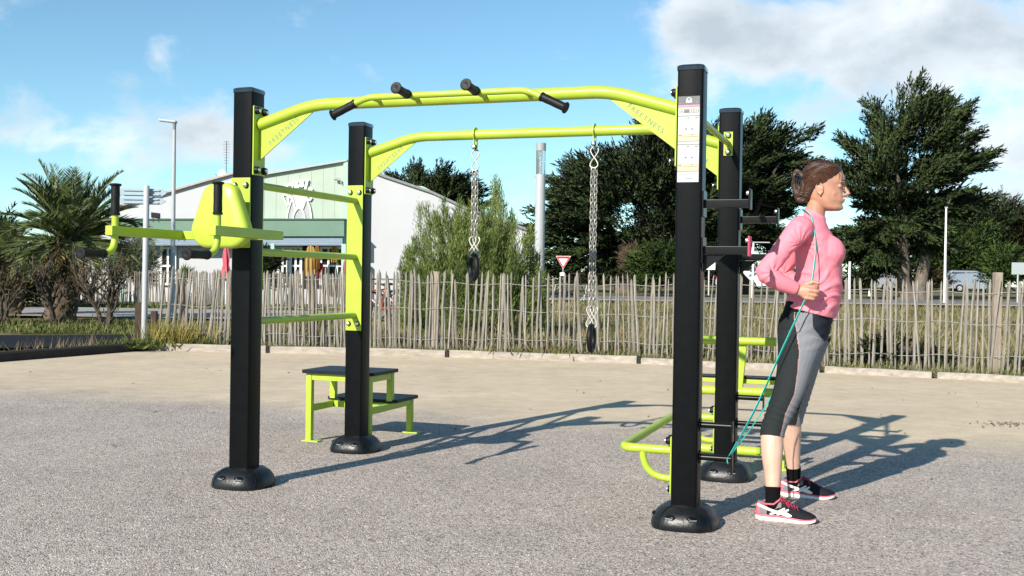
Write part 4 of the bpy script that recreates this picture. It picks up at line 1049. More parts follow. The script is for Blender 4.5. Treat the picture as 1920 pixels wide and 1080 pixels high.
# timber edging: one thing for each length
TIMB = mat('bleached_timber', (.33, .29, .245), .85, var=.28, vscale=7, bump=.5, bscale=30, stretch=(.6, 3, 3)); TIMD = mat('dark_stained_timber', (.020, .018, .016), .85, var=.3, vscale=8, bump=.4, bscale=30)
def timber(a, b, M_, label, h=.098, w=.13):
    a = Vector((*a, 0)); b = Vector((*b, 0)); d = (b - a); L_ = d.length; X = d.normalized(); Yv = Vector((-X.y, X.x, 0)); n = 10; vs = []; fs = []
    for i in range(n + 1):
        s = L_ * i / n; j = random.uniform(-.007, .007); k = random.uniform(-.006, .008)
        sec = [(-w / 2, -.04), (-w / 2 + j, h - .018 + k), (-w / 2 + .02, h + k), (w / 2 - .02, h + k * .5), (w / 2, h - .02), (w / 2, -.04)]
        for (y, z) in sec: p = a + X * s + Yv * (y + .065); vs.append((p.x, p.y, p.z + z))
    for i in range(n):
        for j in range(6): fs.append((i * 6 + j, i * 6 + (j + 1) % 6, (i + 1) * 6 + (j + 1) % 6, (i + 1) * 6 + j))
    fs += [tuple(range(5, -1, -1)), tuple(n * 6 + j for j in range(6))]
    m = MB(); m.add(vs, fs); o = m.build('edging_timber', M_, None, angle=25, offset=a); tag(o, label, 'timber edging', 'timbers edging the plaza'); return o
bk = [-5.33, -3.52, -.90, 1.75, 3.95, 5.15, 7.6, 12.5]
lb = ['bleached edging timber left of the feathery shrub, ending beside the grey sign post', 'bleached edging timber seen between the two left posts and beyond', 'bleached edging timber under the middle of the paling fence, below the lamp column', 'bleached edging timber behind the two right posts and the person',
      'weathered edging timber just past the legs of the woman', 'edging timber below the thick square fence post', 'edging timber running out of the picture beyond the thick fence post']
for i in range(7):
    timber((bk[i] + .02, kerb_y(bk[i] + .02)), (bk[i + 1] - .04, kerb_y(bk[i + 1] - .04)), TIMB, lb[i], .098 if i < 3 else .078)
for i, x in enumerate(bk[1:4]):
    m = MB(); m.box((0, 0, .045), (.040, .09, .125), bev=.008); o = m.build('edging_peg', TIMD); o.location = (x - .01, kerb_y(x) + .02, 0); o.rotation_euler = (0, 0, random.uniform(-.2, .2))
    tag(o, ['dark peg between edging timbers just right of the left front post', 'dark peg between edging timbers right of the step platform', 'dark peg between edging timbers left of the right front post', 'dark peg between edging timbers beside the knees of the woman', 'dark peg between edging timbers nearest the thick fence post'][i], 'timber peg', 'pegs between the edging timbers')
timber(KLEFT[0], KLEFT[1], TIMD, 'black edging timber beside the dark asphalt path, nearest the sign post', .12); timber(KLEFT[1], KLEFT[2], TIMD, 'black edging timber beside the dark path, running out of the picture', .12)

# ------------------------------------------------------------------ paling fences
PAL = mat('split_chestnut', (.24, .21, .17), .85, var=.4, vscale=5, bump=.5, bscale=40, stretch=(3, 3, .5), island=None)
PAL2 = mat('split_chestnut_pale', (.165, .147, .126), .85, island=(.335, .305, .265), vscale=6, bump=.5, bscale=40, stretch=(3, 3, .6))
WIRE = mat('fence_wire', (.42, .42, .40), .5, metal=.4); POSTW = mat('weathered_post', (.27, .22, .175), .9, var=.35, vscale=6, bump=.6, bscale=25, stretch=(3, 3, .4))
def pale(m, p, d, h, lean, w):
    """one split pale with a pointed, slightly crooked shape"""
    n = 5; q = Vector((-d.y, d.x, 0)); path = []; rad = []; bx = 0; by = 0
    for i in range(n + 1):
        t = i / n; bx += random.gauss(0, .006); by += random.gauss(0, .004)
        path.append(p + d * (bx + lean * t * h) + q * by + Vector((0, 0, t * h))); rad.append((w * (1.0 - .16 * t) * random.uniform(.88, 1.1)))
    tip = path[-1] + (path[-1] - path[-2]).normalized() * random.uniform(.03, .06)
    m.tube(path + [tip], rad + [w * .18], 5, ref=(random.random(), random.random(), 0), sq=(1, .8))
def fence(name, label, line, sp, h, bays, post_at, Mp, seed, w=.019, wires=True, leanf=None, hfun=None):
    random.seed(seed)
    P = [Vector((x, y, 0)) for x, y in line]; L_ = [0]
    for i in range(len(P) - 1): L_.append(L_[-1] + (P[i + 1] - P[i]).length)
    def pos(s):
        for i in range(len(P) - 1):
            if s <= L_[i + 1] or i == len(P) - 2:
                t = (s - L_[i]) / (L_[i + 1] - L_[i]); q = P[i].lerp(P[i + 1], t); return q, (P[i + 1] - P[i]).normalized()
    t = thing(name, label, 'fence', (P[0].x, P[0].y, 0)); off = P[0]; tot = L_[-1]
    for b in range(bays):
        m = MB(); s = tot * b / bays
        while s < tot * (b + 1) / bays:
            q, d = pos(s); hh = h + random.gauss(0, .028); lean = random.gauss(0, .03) + (leanf(s) if leanf else 0)
            q = Vector((q.x, q.y, gz(q.x, q.y) - .03)) + Vector((-d.y, d.x, 0)) * random.uniform(-.02, .02)
            pale(m, q, d, hh, lean, w * random.uniform(.75, 1.3)); s += (sp(s) if callable(sp) else sp) * random.uniform(.74, 1.26)
        m.build('slat_panel', Mp, t, offset=off).location = (0, 0, 0)
    if wires:
        for zz in (.20, .62, 1.03):
            m = MB(); k = int(tot / .12); path = []
            for i in range(k + 1):
                q, d = pos(min(tot, tot * i / k)); path.append(Vector((q.x, q.y, gz(q.x, q.y) + zz * h / 1.16 + .015 * math.sin(i * .9) + .02 * math.sin(i * .13 + zz * 5))) + Vector((-d.y, d.x, 0)) * (.02 * (1 if i % 2 else -1)))
            m.tube(path, .0042, 4); m.build('wire', WIRE, t, offset=off).location = (0, 0, 0)
    for (s, r, hh, lean, sq) in post_at:
        q, d = pos(s); q = q + Vector((-d.y, d.x, 0)) * .07; z0 = gz(q.x, q.y) - .05
        m = MB()
        if sq: m.beam((q.x, q.y, z0), (q.x + lean * hh, q.y, z0 + hh), r * 2, r * 2, up=(0, 1, 0), bev=.012)
        else: m.tube([(q.x, q.y, z0), (q.x + lean * hh * .5, q.y, z0 + hh * .5), (q.x + lean * hh, q.y, z0 + hh)], [r * 1.05, r, r * .95], 9)
        m.build('post', POSTW, t, offset=off).location = (0, 0, 0)
    random.seed(7); return t
off = .42; FL = [(-5.28, 16.12)] + [(x + .12 * i / 8, kerb_y(x) + off) for i, x in enumerate((-3.54, -2.2, -.89, .5, 1.74, 2.9, 4.05, 5.18, 6.03, 7.6, 9.4, 12))]
fence('paling_fence', 'long weathered chestnut paling fence with wires along the timber edging', FL, lambda s: .056 if s < 3.6 else .069, 1.14, 5, [(4.15, .055, 1.22, .03, False), (.35, .04, 1.2, -.05, False), (8.0, .05, 1.2, 0, False), (11.72, .048, 1.30, .01, True), (2.3, .045, 1.15, .02, False)], PAL2, 5, w=.0198,
      leanf=lambda s: (.10 * max(0, 1 - s / 1.2)) + .025 * math.sin(s * 1.7))
a = at(-160, 577, 34); b_ = at(180, 577, 34); c_ = at(700, 577, 33)
fence('paling_fence', 'distant paling fence along the pale road in front of the shop terrace', [(a.x, 34), (b_.x, 34), (c_.x, 33)], .068, 1.10, 3, [(3, .06, 1.15, 0, False), (8.5, .06, 1.15, 0, False)], PAL, 9, w=.024, wires=False)
# two dark upright boards beside the sign post
for i, (px, py, Y, w, h_) in enumerate(((261, 605, 18.6, .13, .62), (289, 608, 18.2, .10, .50))):
    q = at(px, py, Y); m = MB(); m.box((0, 0, h_ / 2), (w, .09, h_), bev=.012); o = m.build('wooden_post', mat('dark_brown_wood', (.05, .03, .02), .9, var=.4, vscale=6, bump=.4, bscale=30)); o.location = (q.x, q.y, gz(q.x, q.y) - .02)
    tag(o, ['squat dark brown wooden post to the left of the grey sign post', 'squat dark brown wooden post between the sign post and the leaning pales'][i], 'wooden post', 'dark posts beside the sign post')

# ------------------------------------------------------------------ grasses
STRAW = mat('dry_grass_blades', (.31, .26, .145), .9, island=(.12, .125, .05), spec=.1); GREENG = mat('green_grass_blades', (.045, .07, .016), .85, island=(.12, .14, .042), spec=.1)
GOLD = mat('golden_grass_blades', (.34, .28, .08), .9, island=(.19, .17, .05), spec=.1)
TAN = mat('tan_dead_stems', (.24, .18, .11), .9, island=(.16, .10, .055), spec=.1)
def blades(n, fx, hmin, hmax, w, lean=.35):
    pts = np.array([fx() for _ in range(n)]); z = np.array([gz(x, y) for x, y in pts]) - .01
    pos = np.column_stack([pts, z]); h = rng.uniform(hmin, hmax, n); d = np.column_stack([rng.normal(.1, lean, n), rng.normal(0, lean, n), np.ones(n)])
    return leaf_quads(pos, d, h, w)
def merge(parts):
    V_ = []; F_ = []; M_ = []; o = 0
    for (v, f), mi in parts: V_.append(v); F_.append(f + o); M_.append(np.full(len(f), mi)); o += len(v)
    return np.concatenate(V_), np.concatenate(F_), np.concatenate(M_)
U_ = random.uniform
def near():
    x = U_(-5.4, 11); return (x, kerb_y(x) + U_(.16, 1.3) ** 1.0)
def field():
    y = 13 + (U_(0, 1) ** 1.4) * 22; x = U_(-5, .30 * y * 1.75 + 2); k = kerb_y(x) + 1.0
    return (x, max(y, k + U_(0, 2)))
def dark():
    x = random.gauss(4.9, .55); return (x, kerb_y(x) + U_(.2, .9))
def patch(cx, cy, sx, sy): return lambda: (random.gauss(cx, sx), random.gauss(cy, sy))
parts = [(blades(9000, near, .05, .18, .010), 0), (blades(6000, near, .04, .13, .012), 1), (blades(16000, field, .10, .30, .018), 0), (blades(7000, field, .10, .3, .02), 1), (blades(3500, field, .18, .40, .012, .2), 2),
         (blades(520, patch(-5.0, 15.95, .24, .10), .2, .55, .010, .4), 3), (blades(300, patch(-4.8, 15.95, .3, .12), .1, .25, .012), 1), (blades(60, patch(.05, 15.75, .12, .08), .5, .95, .014, .3), 0),
         (blades(700, patch(1.0, 15.5, .5, .25), .08, .25, .02, .6), 1), (blades(500, patch(.9, 15.5, .5, .25), .08, .3, .015, .6), 2)]
v, f, mi = merge(parts); tag(np_mesh('grass', v, f, [STRAW, GREENG, TAN, GOLD], None, mi), 'dry straw coloured grass and weeds along and behind the paling fence', 'grass', kind='stuff')
def bank():
    return (U_(-15, -5.6), 19.5 + U_(0, 1) * 3.2)
def kerbl():
    t = U_(0, 1) ** .8; return (-5.5 + (-6.9 + 5.5) * t - U_(.12, .7), 15.72 + (12.9 - 15.72) * t + U_(0, .3))
def farv():
    return (U_(-22, -5), U_(31.2, 33.7))
parts = [(blades(11000, bank, .03, .12, .025), 1), (blades(1500, bank, .06, .22, .014), 0), (blades(1100, kerbl, .03, .12, .010), 1), (blades(260, kerbl, .08, .36, .007), 2), (blades(260, kerbl, .08, .3, .007), 0), (blades(2600, farv, .06, .2, .05), 1),
         (blades(800, patch(-5.5, 15.65, .22, .15), .06, .2, .03, .8), 1)]
v, f, mi = merge(parts); tag(np_mesh('grass', v, f, [STRAW, GREENG, TAN], None, mi), 'green verge grass and weeds beside the dark asphalt path', 'grass', kind='stuff')

# ------------------------------------------------------------------ posts, lamps and signs
def ground_of(px, Y):
    q = at(px, 560, Y); return Vector((q.x, Y, gz(q.x, Y)))
# tall street lamp with flat head
g = ground_of(323, 25); t = thing('street_lamp', 'tall slim grey street lamp with a flat lantern head above the sign post', 'street lamp', g)
top = at(326, 228, 25).z - g.z
m = MB(); m.tube([(0, 0, 0), (0, 0, 1.2), (.0, 0, top)], [.075, .055, .036], 14); m.build('pole', GREYPOLE, t)
m = MB(); m.tube([(0, 0, top - .22), (0, 0, top - .01)], [.036, .046], 12); m.build('collar', mat('mid_grey_metal', (.22, .23, .24), .4, metal=.3), t)
m = MB(); m.box((-.15, 0, top + .01), (.40, .16, .055), X=(1, 0, -.10), Z=(.10, 0, 1), bev=.018); m.build('lantern', GREYPOLE, t)
# wide lamp column with glass top
g = ground_of(1010, 22); t = thing('lamp_column', 'thick pale grey lamp column with a glass section near its top beside the feathery shrub', 'lamp column', g)
z = lambda py: at(1012, py, 22).z - g.z
m = MB(); m.tube([(0, 0, 0), (0, 0, z(327))], [.108, .100], 24); m.build('column', GREYPOLE, t)
GL = mat('lamp_glass', (.78, .86, .88), .12, alpha=None); GL.node_tree.nodes['Principled BSDF'].inputs['Transmission Weight'].default_value = .85; GL.node_tree.nodes['Principled BSDF'].inputs['IOR'].default_value = 1.05
m = MB(); m.tube([(0, 0, z(327) + .002), (0, 0, z(283) - .002)], .098, 24); m.build('glass', GL, t)
m = MB(); m.tube([(0, 0, z(283)), (0, 0, z(269)), (0, 0, z(268))], [.102, .102, .090], 24); m.build('cap', mat('cap_grey', (.30, .315, .325), .4), t)
m = MB(); m.tube([(0, 0, z(327) + .004), (0, 0, z(283) - .004)], .03, 12); m.build('lamp_tube', WHITE, t)
# direction sign seen from behind
Y = 17.0; g = ground_of(271, Y); t = thing('direction_sign', 'grey round sign post carrying two direction panels seen from behind', 'road sign', g)
top = at(274, 348, Y).z - g.z
m = MB(); m.tube([(0, 0, -.05), (.012, 0, top - .01), (.012, 0, top)], [.045, .045, .041], 18); m.build('pole', GREYPOLE, t)
ALU = mat('bare_aluminium', (.29, .35, .41), .4, metal=.1, var=.08, vscale=6)
def signpanel(y0, y1, x0, x1, tip):
    A = at(x0, y0, Y + .08) - g; B = at(x1, y1, Y + .08) - g; zc = (A.z + B.z) / 2; h2 = (A.z - B.z) / 2
    poly = [(A.x + .05, .07, zc + h2), (B.x - .08, .07, zc + h2), (B.x, .07, zc + h2 * .2), (B.x, .07, zc - h2 * .2), (B.x - .08, .07, zc - h2), (A.x + .05, .07, zc - h2), (A.x, .07, zc - h2 * .5), (A.x, .07, zc + h2 * .5)]
    m = MB(); m.prism(poly, (0, .022, 0)); p = m.build('sign_panel', ALU, t)
    m = MB()
    for zz in (zc + h2 * .55, zc - h2 * .55): m.beam((A.x + .08, .058, zz), (B.x - .10, .058, zz), .02, .02)
    m.box((.012, .058, zc), (.14, .03, .035)); m.build('rail', ALU, p)
signpanel(353, 369, 223, 312, 0); signpanel(370, 384, 223, 310, 0)
# give way sign
g = ground_of(1055, 52); t = thing('give_way_sign', 'white and red inverted triangle give way sign on a thin post beyond the fence', 'road sign', g)
c = at(1055, 492, 52) - g; m = MB(); m.tube([(0, .05, 0), (0, .05, c.z + .1)], .03, 10); m.build('pole', GALV, t)
def tri(m, s, y, th, mi):
    P = fillet([(0, y, c.z + s * .42), (s * .5, y, c.z + s * .42), (0, y, c.z - s * .44), (-s * .5, y, c.z + s * .42), (0, y, c.z + s * .42)], s * .07, 4)[:-1]; m.prism(P, (0, th, 0), mi)
m = MB(); tri(m, .74, .0, .012, 0); tri(m, .69, -.004, .003, 1); tri(m, .44, -.008, .003, 0); m.build('sign_plate', [WHITE, mat('sign_red', (.55, .02, .04), .4)], t, smooth=False)
m = MB(); q = at(1054, 514, 52) - g; m.box((q.x, 0, q.z), (.22, .01, .16)); m.build('small_plate', WHITE, t)
def thin_mast(px, py, Y, r, label, head=None):
    g = ground_of(px, Y); t = thing('mast', label, 'lamp post', g); h_ = at(px, py, Y).z - g.z
    m = MB(); m.tube([(0, 0, 0), (0, 0, h_)], [r * 1.25, r * .75], 10); m.build('pole', WHITE, t)
    m = MB(); m.box((head or 0, 0, h_ + .02), (.10 + abs(head or 0) * 2, .10, .05), bev=.01); m.build('cap', GREYPOLE, t)
thin_mast(1771, 390, 43, .046, 'tall white mast standing left of the pale van')
thin_mast(1630, 466, 60, .05, 'short white mast between the far pines just right of the woman', .12)
thin_mast(1592, 492, 48, .06, 'short stout white mast close beside the front of the woman')
thin_mast(1411, 455, 50, .055, 'white mast with a flat T-shaped head behind the elbow of the woman', .35)
g = ground_of(1909, 45); t = thing('notice_board', 'pale rectangular board on a post at the right-hand edge beyond the fence', 'sign board', g)
a = at(1897, 492, 45) - g; b_ = at(1922, 515, 45) - g; m = MB(); m.box(((a.x + b_.x) / 2, 0, (a.z + b_.z) / 2), (b_.x - a.x, .03, a.z - b_.z), bev=.008); m.build('board', mat('board_grey', (.34, .38, .38), .6), t)
m = MB(); m.tube([((a.x + b_.x) / 2, .04, 0), ((a.x + b_.x) / 2, .04, a.z)], .04, 10); m.build('pole', GALV, t)
for i, (x0, x1, y0, Y) in enumerate(((1156, 1170, 500, 58), (1174, 1197, 504, 60), (1319, 1341, 484, 55))):
    g = ground_of((x0 + x1) / 2, Y); t = thing('notice_board', ['narrow grey notice board among the cypress trunks', 'wide grey notice board right of the narrow one among the cypress trunks', 'white notice board with a dark underside glimpsed between the two right posts'][i], 'sign board', g, 0, 'notice boards')
    a = at(x0, y0, Y) - g; b_ = at(x1, y0 + 22, Y) - g; m = MB(); m.box(((a.x + b_.x) / 2, 0, (a.z + b_.z) / 2), (b_.x - a.x, .05, a.z - b_.z), bev=.01); m.build('board', GREYPOLE if i < 2 else WHITE, t)
    m = MB(); m.tube([((a.x + b_.x) / 2, .06, 0), ((a.x + b_.x) / 2, .06, a.z - .02)], .05, 8); m.build('pole', GALV, t)

# ------------------------------------------------------------------ the shop behind the fence
BY = 40.0
def W_(px, py, Y=BY): return at(px, py, Y)
bo = Vector((W_(560, 500).x, BY, 0)); shop = thing('shop_building', 'white gabled shop with a pale green front and a darker green canopy behind the fence', 'building', bo)
def loc(p): return Vector(p) - bo
RENDER = mat('white_render', (.46, .465, .49), .85, var=.04, vscale=.6, bump=.08, bscale=8); SAGE = mat('pale_green_cladding', (.37, .44, .365), .6, var=.05, vscale=1.2); CANOPY = mat('canopy_green', (.12, .215, .155), .55, var=.08, vscale=2)
MINT = mat('mint_post', (.36, .55, .43), .5); ROOFG = mat('roof_edge_grey', (.20, .21, .215), .6, var=.15); TERRA = mat('terracotta_edge', (.42, .33, .30), .8, var=.2); BLIND = mat('slate_blue_blind', (.22, .29, .37), .6, var=.1)
def slab(name, pts, Y, depth, M_, parent=shop, smooth=False):
    m = MB(); m.prism([loc(W_(x, y, Y)) for x, y in pts], (0, depth, 0)); return m.build(name, M_, parent, smooth=smooth)
wing = slab('wall', [(640, 580), (640, 305), (655, 305), (717, 330), (809.6, 361), (876, 392), (991, 433), (991, 580)], BY, 14, RENDER)
m = MB(); pr = [(652, 301), (717, 327), (809.6, 358), (876, 389), (994, 430)]
for i in range(len(pr) - 1):
    a = loc(W_(*pr[i])); b_ = loc(W_(*pr[i + 1])); m.prism([a + Vector((0, -.12, 0)), b_ + Vector((0, -.12, 0)), b_ + Vector((0, -.12, -.09)), a + Vector((0, -.12, -.09))], (0, 14.3, 0))
m.build('roof', ROOFG, shop, smooth=False)
slab('skylight', [(775, 349), (792, 349), (806, 356), (806, 362), (775, 352)], BY + 1.5, 1.2, MINT)
slab('corner_pier', [(984, 560), (984, 436), (993, 440), (993, 560)], BY - .35, .34, WHITE)
left = slab('wall', [(150, 580), (150, 411), (215, 391), (385, 341), (440, 326), (470, 318), (470, 580)], BY - .6, 12, RENDER)
m = MB(); pr = [(150, 408), (215, 388), (385, 338), (440, 323), (474, 314)]
for i in range(len(pr) - 1):
    a = loc(W_(*pr[i], BY - .6)); b_ = loc(W_(*pr[i + 1], BY - .6)); m.prism([a + Vector((0, -.14, 0)), b_ + Vector((0, -.14, 0)), b_ + Vector((0, -.14, -.07)), a + Vector((0, -.14, -.07))], (0, 12.4, 0))
m.build('roof', TERRA, shop, smooth=False)
slab('wall', [(471, 580), (471, 414), (639, 414), (639, 580)], BY - .36, .3, RENDER)
front = slab('green_front', [(462, 413), (462, 334.5), (650, 303), (650, 413)], BY - .8, .75, SAGE)
m = MB()    # cladding seams, top trim and corner trim
for x in range(474, 650, 22): yt = 334.5 - (x - 462) * 31.5 / 188 + 2; a = loc(W_(x, yt, BY - .8)); b_ = loc(W_(x, 411, BY - .8)); m.box((a.x, a.y - .004, (a.z + b_.z) / 2), (.010, .010, a.z - b_.z))
m.build('seam', SAGE, front, smooth=False)
m = MB(); a = loc(W_(460, 334, BY - .8)); b_ = loc(W_(651, 302, BY - .8)); m.beam(a + Vector((0, .3, .02)), b_ + Vector((0, .3, .02)), .9, .07); m.build('coping', GREYPOLE, front, smooth=False)
slab('corner_trim', [(644, 512), (644, 306), (652, 303), (652, 512)], BY - 1.0, .19, MINT)
can = slab('canopy', [(214, 443), (214, 412), (645, 412), (645, 443)], BY - 1.35, .52, CANOPY)
slab('canopy_edge', [(212, 412), (212, 409.6), (647, 409.6), (647, 412)], BY - 1.40, .57, mat('dark_green_edge', (.05, .10, .075), .5), can)
slab('blind_box', [(216, 460), (216, 445), (642, 445), (642, 460)], BY - 1.25, .40, BLIND)
m = MB()
for yy in (449, 453, 457): a = loc(W_(216, yy, BY - 1.25)); b_ = loc(W_(642, yy, BY - 1.25)); m.beam(a + Vector((0, -.006, 0)), b_ + Vector((0, -.006, 0)), .012, .03)
m.build('blind_slat', BLIND, shop, smooth=False)
for x in (229, 440, 511, 645):
    p = loc(W_(x, 460, BY - 1.22)); m = MB(); m.box((p.x, p.y, p.z / 2 + .05), (.16, .16, p.z), bev=.01); m.build('canopy_post', MINT, shop)
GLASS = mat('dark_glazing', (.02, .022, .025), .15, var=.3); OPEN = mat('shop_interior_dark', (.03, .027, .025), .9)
def window(x0, y0, x1, y1, Y, bars=1, dark=GLASS, rows=2):
    fr = MB(); a = loc(W_(x0, y0, Y)); b_ = loc(W_(x1, y1, Y)); w = b_.x - a.x; h_ = a.z - b_.z; cx = (a.x + b_.x) / 2; cz = (a.z + b_.z) / 2; tk = .085
    fr.box((a.x + tk / 2, a.y, cz), (tk, .08, h_)); fr.box((b_.x - tk / 2, a.y, cz), (tk, .08, h_)); fr.box((cx, a.y, a.z - tk / 2), (w - 2 * tk, .078, tk)); fr.box((cx, a.y, b_.z + tk / 2), (w - 2 * tk, .078, tk))
    for i in range(bars): fr.box((a.x + w * (i + 1) / (bars + 1), a.y, cz), (.07, .076, h_ - 2 * tk))
    for i in range(1, rows): fr.box((cx, a.y, b_.z + h_ * i / rows), (w - 2 * tk, .074, .07))
    f = fr.build('window', WHITE, shop, smooth=False); g = MB(); g.box((cx, a.y + .03, cz), (w - tk, .01, h_ - tk)); g.build('pane', dark, f, smooth=False)
for x0, x1, bars in ((500, 519, 0), (519, 541, 1), (543, 566, 1), (600, 648, 2), (300, 330, 1)): window(x0, 462, x1, 535, BY - .45 if x0 > 400 else BY - .68, bars)
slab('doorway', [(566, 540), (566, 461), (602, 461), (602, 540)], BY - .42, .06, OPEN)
# sign: arched emblem with curved lettering
sy = BY - .83; k = sy / FPX
def S_(x, y): return loc(W_(x, y, sy))
SIGNW = mat('sign_white', (.85, .86, .86), .5); SIGNG = mat('sign_grey', (.36, .38, .37), .6, var=.05)
def arc(pts, n=8): return [S_(x, y) for x, y in [tuple(p) for p in dense(pts, n)]]
em = MB(); lens = dense([(537.5, 420), (539, 405), (543, 388), (548, 373.5)], 6) + dense([(548, 373.5), (551, 383), (555, 396)], 6) + dense([(555, 396), (561, 391), (568, 394)], 5) + dense([(568, 394), (572, 382), (575, 373)], 5) + dense([(575, 373), (581, 388), (584, 405), (585, 420)], 6)
em.prism([S_(x, y) for x, y in lens], (0, .02, 0)); sg = em.build('shop_sign', SIGNG, front, smooth=False)
m = MB(); m.prism([S_(x, y) + Vector((0, -.002, 0)) for x, y in ((548, 373), (553, 366), (570, 366), (575, 373), (568, 393), (561, 390), (555, 396))], (0, .015, 0)); m.build('sign_heart', mat('sign_pale_grey', (.50, .53, .51), .6), sg, smooth=False)
m = MB()
for pts in ([(537.5, 420), (539, 405), (543, 388), (549, 370)], [(549, 372), (552, 384), (555, 396)], [(549, 420), (551, 404), (556, 394), (561, 391), (567, 394), (571, 404), (573, 420)], [(567, 394), (571, 383), (576, 368)], [(575, 373), (581, 388), (584, 405), (585, 420)], [(530, 367), (535, 377), (540, 386)], [(530, 366), (536, 366), (541, 371), (541, 384)], [(546, 372), (541, 368), (536, 366)], [(576, 372), (581, 376), (585, 371)]):
    m.tube([p + Vector((0, -.02, 0)) for p in arc(pts, 6)], .032, 6)
a = S_(534, 420.5); b_ = S_(588, 420.5); m.beam(a, b_, .10, .05); m.build('sign_outline', SIGNW, sg)
for ch, x, y, an, sz in (('O', 544, 354, 14, 19), ('a', 555, 344, 6, 23), ('s', 566, 342.5, 0, 23), ('i', 575, 346, -14, 24), ('s', 582, 356, -22, 21)):
    p = S_(x, y) + Vector((0, -.04, 0)); ca, sa = math.cos(R(an)), math.sin(R(an)); text_obj('lettering', ch, sz * k * 1.12, .03, SIGNW, sg, basis(p, (ca, 0, sa), (-sa, 0, ca)), 1.0, .018)
def floodlight(px, py, Y, label):
    p = W_(px, py, Y); t = thing('floodlight', label, 'floodlight', p); m = MB(); m.box((0, 0, 0), (.30, .14, .20), X=(1, 0, -.1), Z=(.1, -.35, 1), bev=.02); m.build('housing', DARK, t); m = MB(); m.tube([(-.10, .02, -.08), (-.10, .04, -.24)], .015, 6); m.tube([(.10, .02, -.08), (.10, .04, -.24)], .015, 6); m.build('bracket', DARK, t)
floodlight(292, 404, BY - 2.2, 'small dark floodlight on the canopy left of the street lamp pole'); floodlight(568, 424, BY - 1.2, 'small dark floodlight at the foot of the emblem on the green front')
p = W_(637, 338, BY - .85); t = thing('security_camera', 'small grey camera high on the pale green front', 'camera', p); m = MB(); m.tube([(-.18, -.12, .04), (.06, -.10, 0)], .05, 10); m.build('housing', GALV, t); m = MB(); m.tube([(.02, -.1, -.02), (.10, -.08, -.16), (.10, .04, -.16)], .022, 6); m.build('bracket', GALV, t)
p = W_(417, 330, 43); t = thing('satellite_dish', 'white oval satellite dish on the roof beside the lime back pad', 'satellite dish', p); m = MB(); m.ball((0, 0, 0), (.195, .04, .275), 24, 12, 0, (1, -.25, .18), (.25, 1, 0), (-.18, 0, 1)); m.build('dish', WHITE, t); m = MB(); m.tube([(0, .08, 0), (.02, .12, -.45)], .025, 8); m.tube([(0, 0, -.2), (-.2, -.38, .05)], .012, 6); m.build('arm', GALV, t)
p = W_(424, 330, 44); t = thing('tv_antenna', 'thin television aerial mast above the white roof', 'antenna', p); hz_ = W_(424, 265, 44).z - p.z
m = MB(); m.tube([(0, 0, -.3), (0, 0, hz_)], .014, 6); m.build('mast', DARK, t); m = MB(); m.tube([(-.12, 0, hz_ - .02), (.10, 0, hz_ - .02)], .008, 5)
for i in range(8): m.tube([(0, -.01, hz_ - .12 - i * .11), (.001, .01, hz_ - .12 - i * .11)], .01, 4); m.tube([(-.15 + .008 * i, 0, hz_ - .12 - i * .11), (.15 - .008 * i, 0, hz_ - .12 - i * .11)], .006, 5)
m.build('elements', DARK, t)
# garments on the terrace rail and closed parasols
def garment(x0, y0, x1, y1, Y, col, label, seed):
    random.seed(seed); a = W_(x0, y0, Y); b_ = W_(x1, y1, Y); w = b_.x - a.x; h_ = a.z - b_.z; n = 15; kk = 9; vs = []; fs = []
    for s in (0, 1):
        for i in range(kk):
            t_ = i / (kk - 1)
            for j in range(n):
                u = j / (n - 1); ww = w * (.55 + .45 * min(1, t_ * 2.2)) if t_ < .9 else w
                vs.append(((u - .5) * ww, .05 * math.sin(u * 19 + seed) * (.3 + t_) + (.03 if s else -.03), -t_ * h_ - (.06 * abs(u - .5) * 2 if i == 0 else 0)))
    for s in (0, 1):
        for i in range(kk - 1):
            for j in range(n - 1): q = s * n * kk + i * n + j; fs.append((q, q + 1, q + n + 1, q + n))
    for i in range(kk - 1):
        for j in (0, n - 1): q = i * n + j; fs.append((q, q + n, q + n + n * kk, q + n * kk))
    for j in range(n - 1):
        for i in (0, kk - 1): q = i * n + j; fs.append((q, q + 1, q + 1 + n * kk, q + n * kk))
    m = MB(); m.add(vs, fs); o = m.build('hanging_garment', mat('cloth_' + str(seed), col, .85, var=.12)); o.location = ((a.x + b_.x) / 2, Y, a.z); tag(o, label, 'garment', 'clothes hung under the canopy'); random.seed(7)
garment(571, 460, 593, 518, BY - 1.4, (.36, .25, .08), 'yellow dress hanging in the shop doorway', 31); garment(589, 459, 600, 505, BY - 1.6, (.30, .15, .03), 'narrow orange-brown garment hanging beside the yellow dress', 32); garment(596, 492, 607, 522, BY - 1.5, (.25, .01, .02), 'dark red garment low beside the window', 33); garment(621, 461, 634, 492, BY - .62, (.45, .28, .07), 'small ochre cloth hanging across the window', 34); garment(643, 487, 651, 530, BY - 1.55, (.60, .25, .33), 'pale pink cloth at the end canopy post', 35)
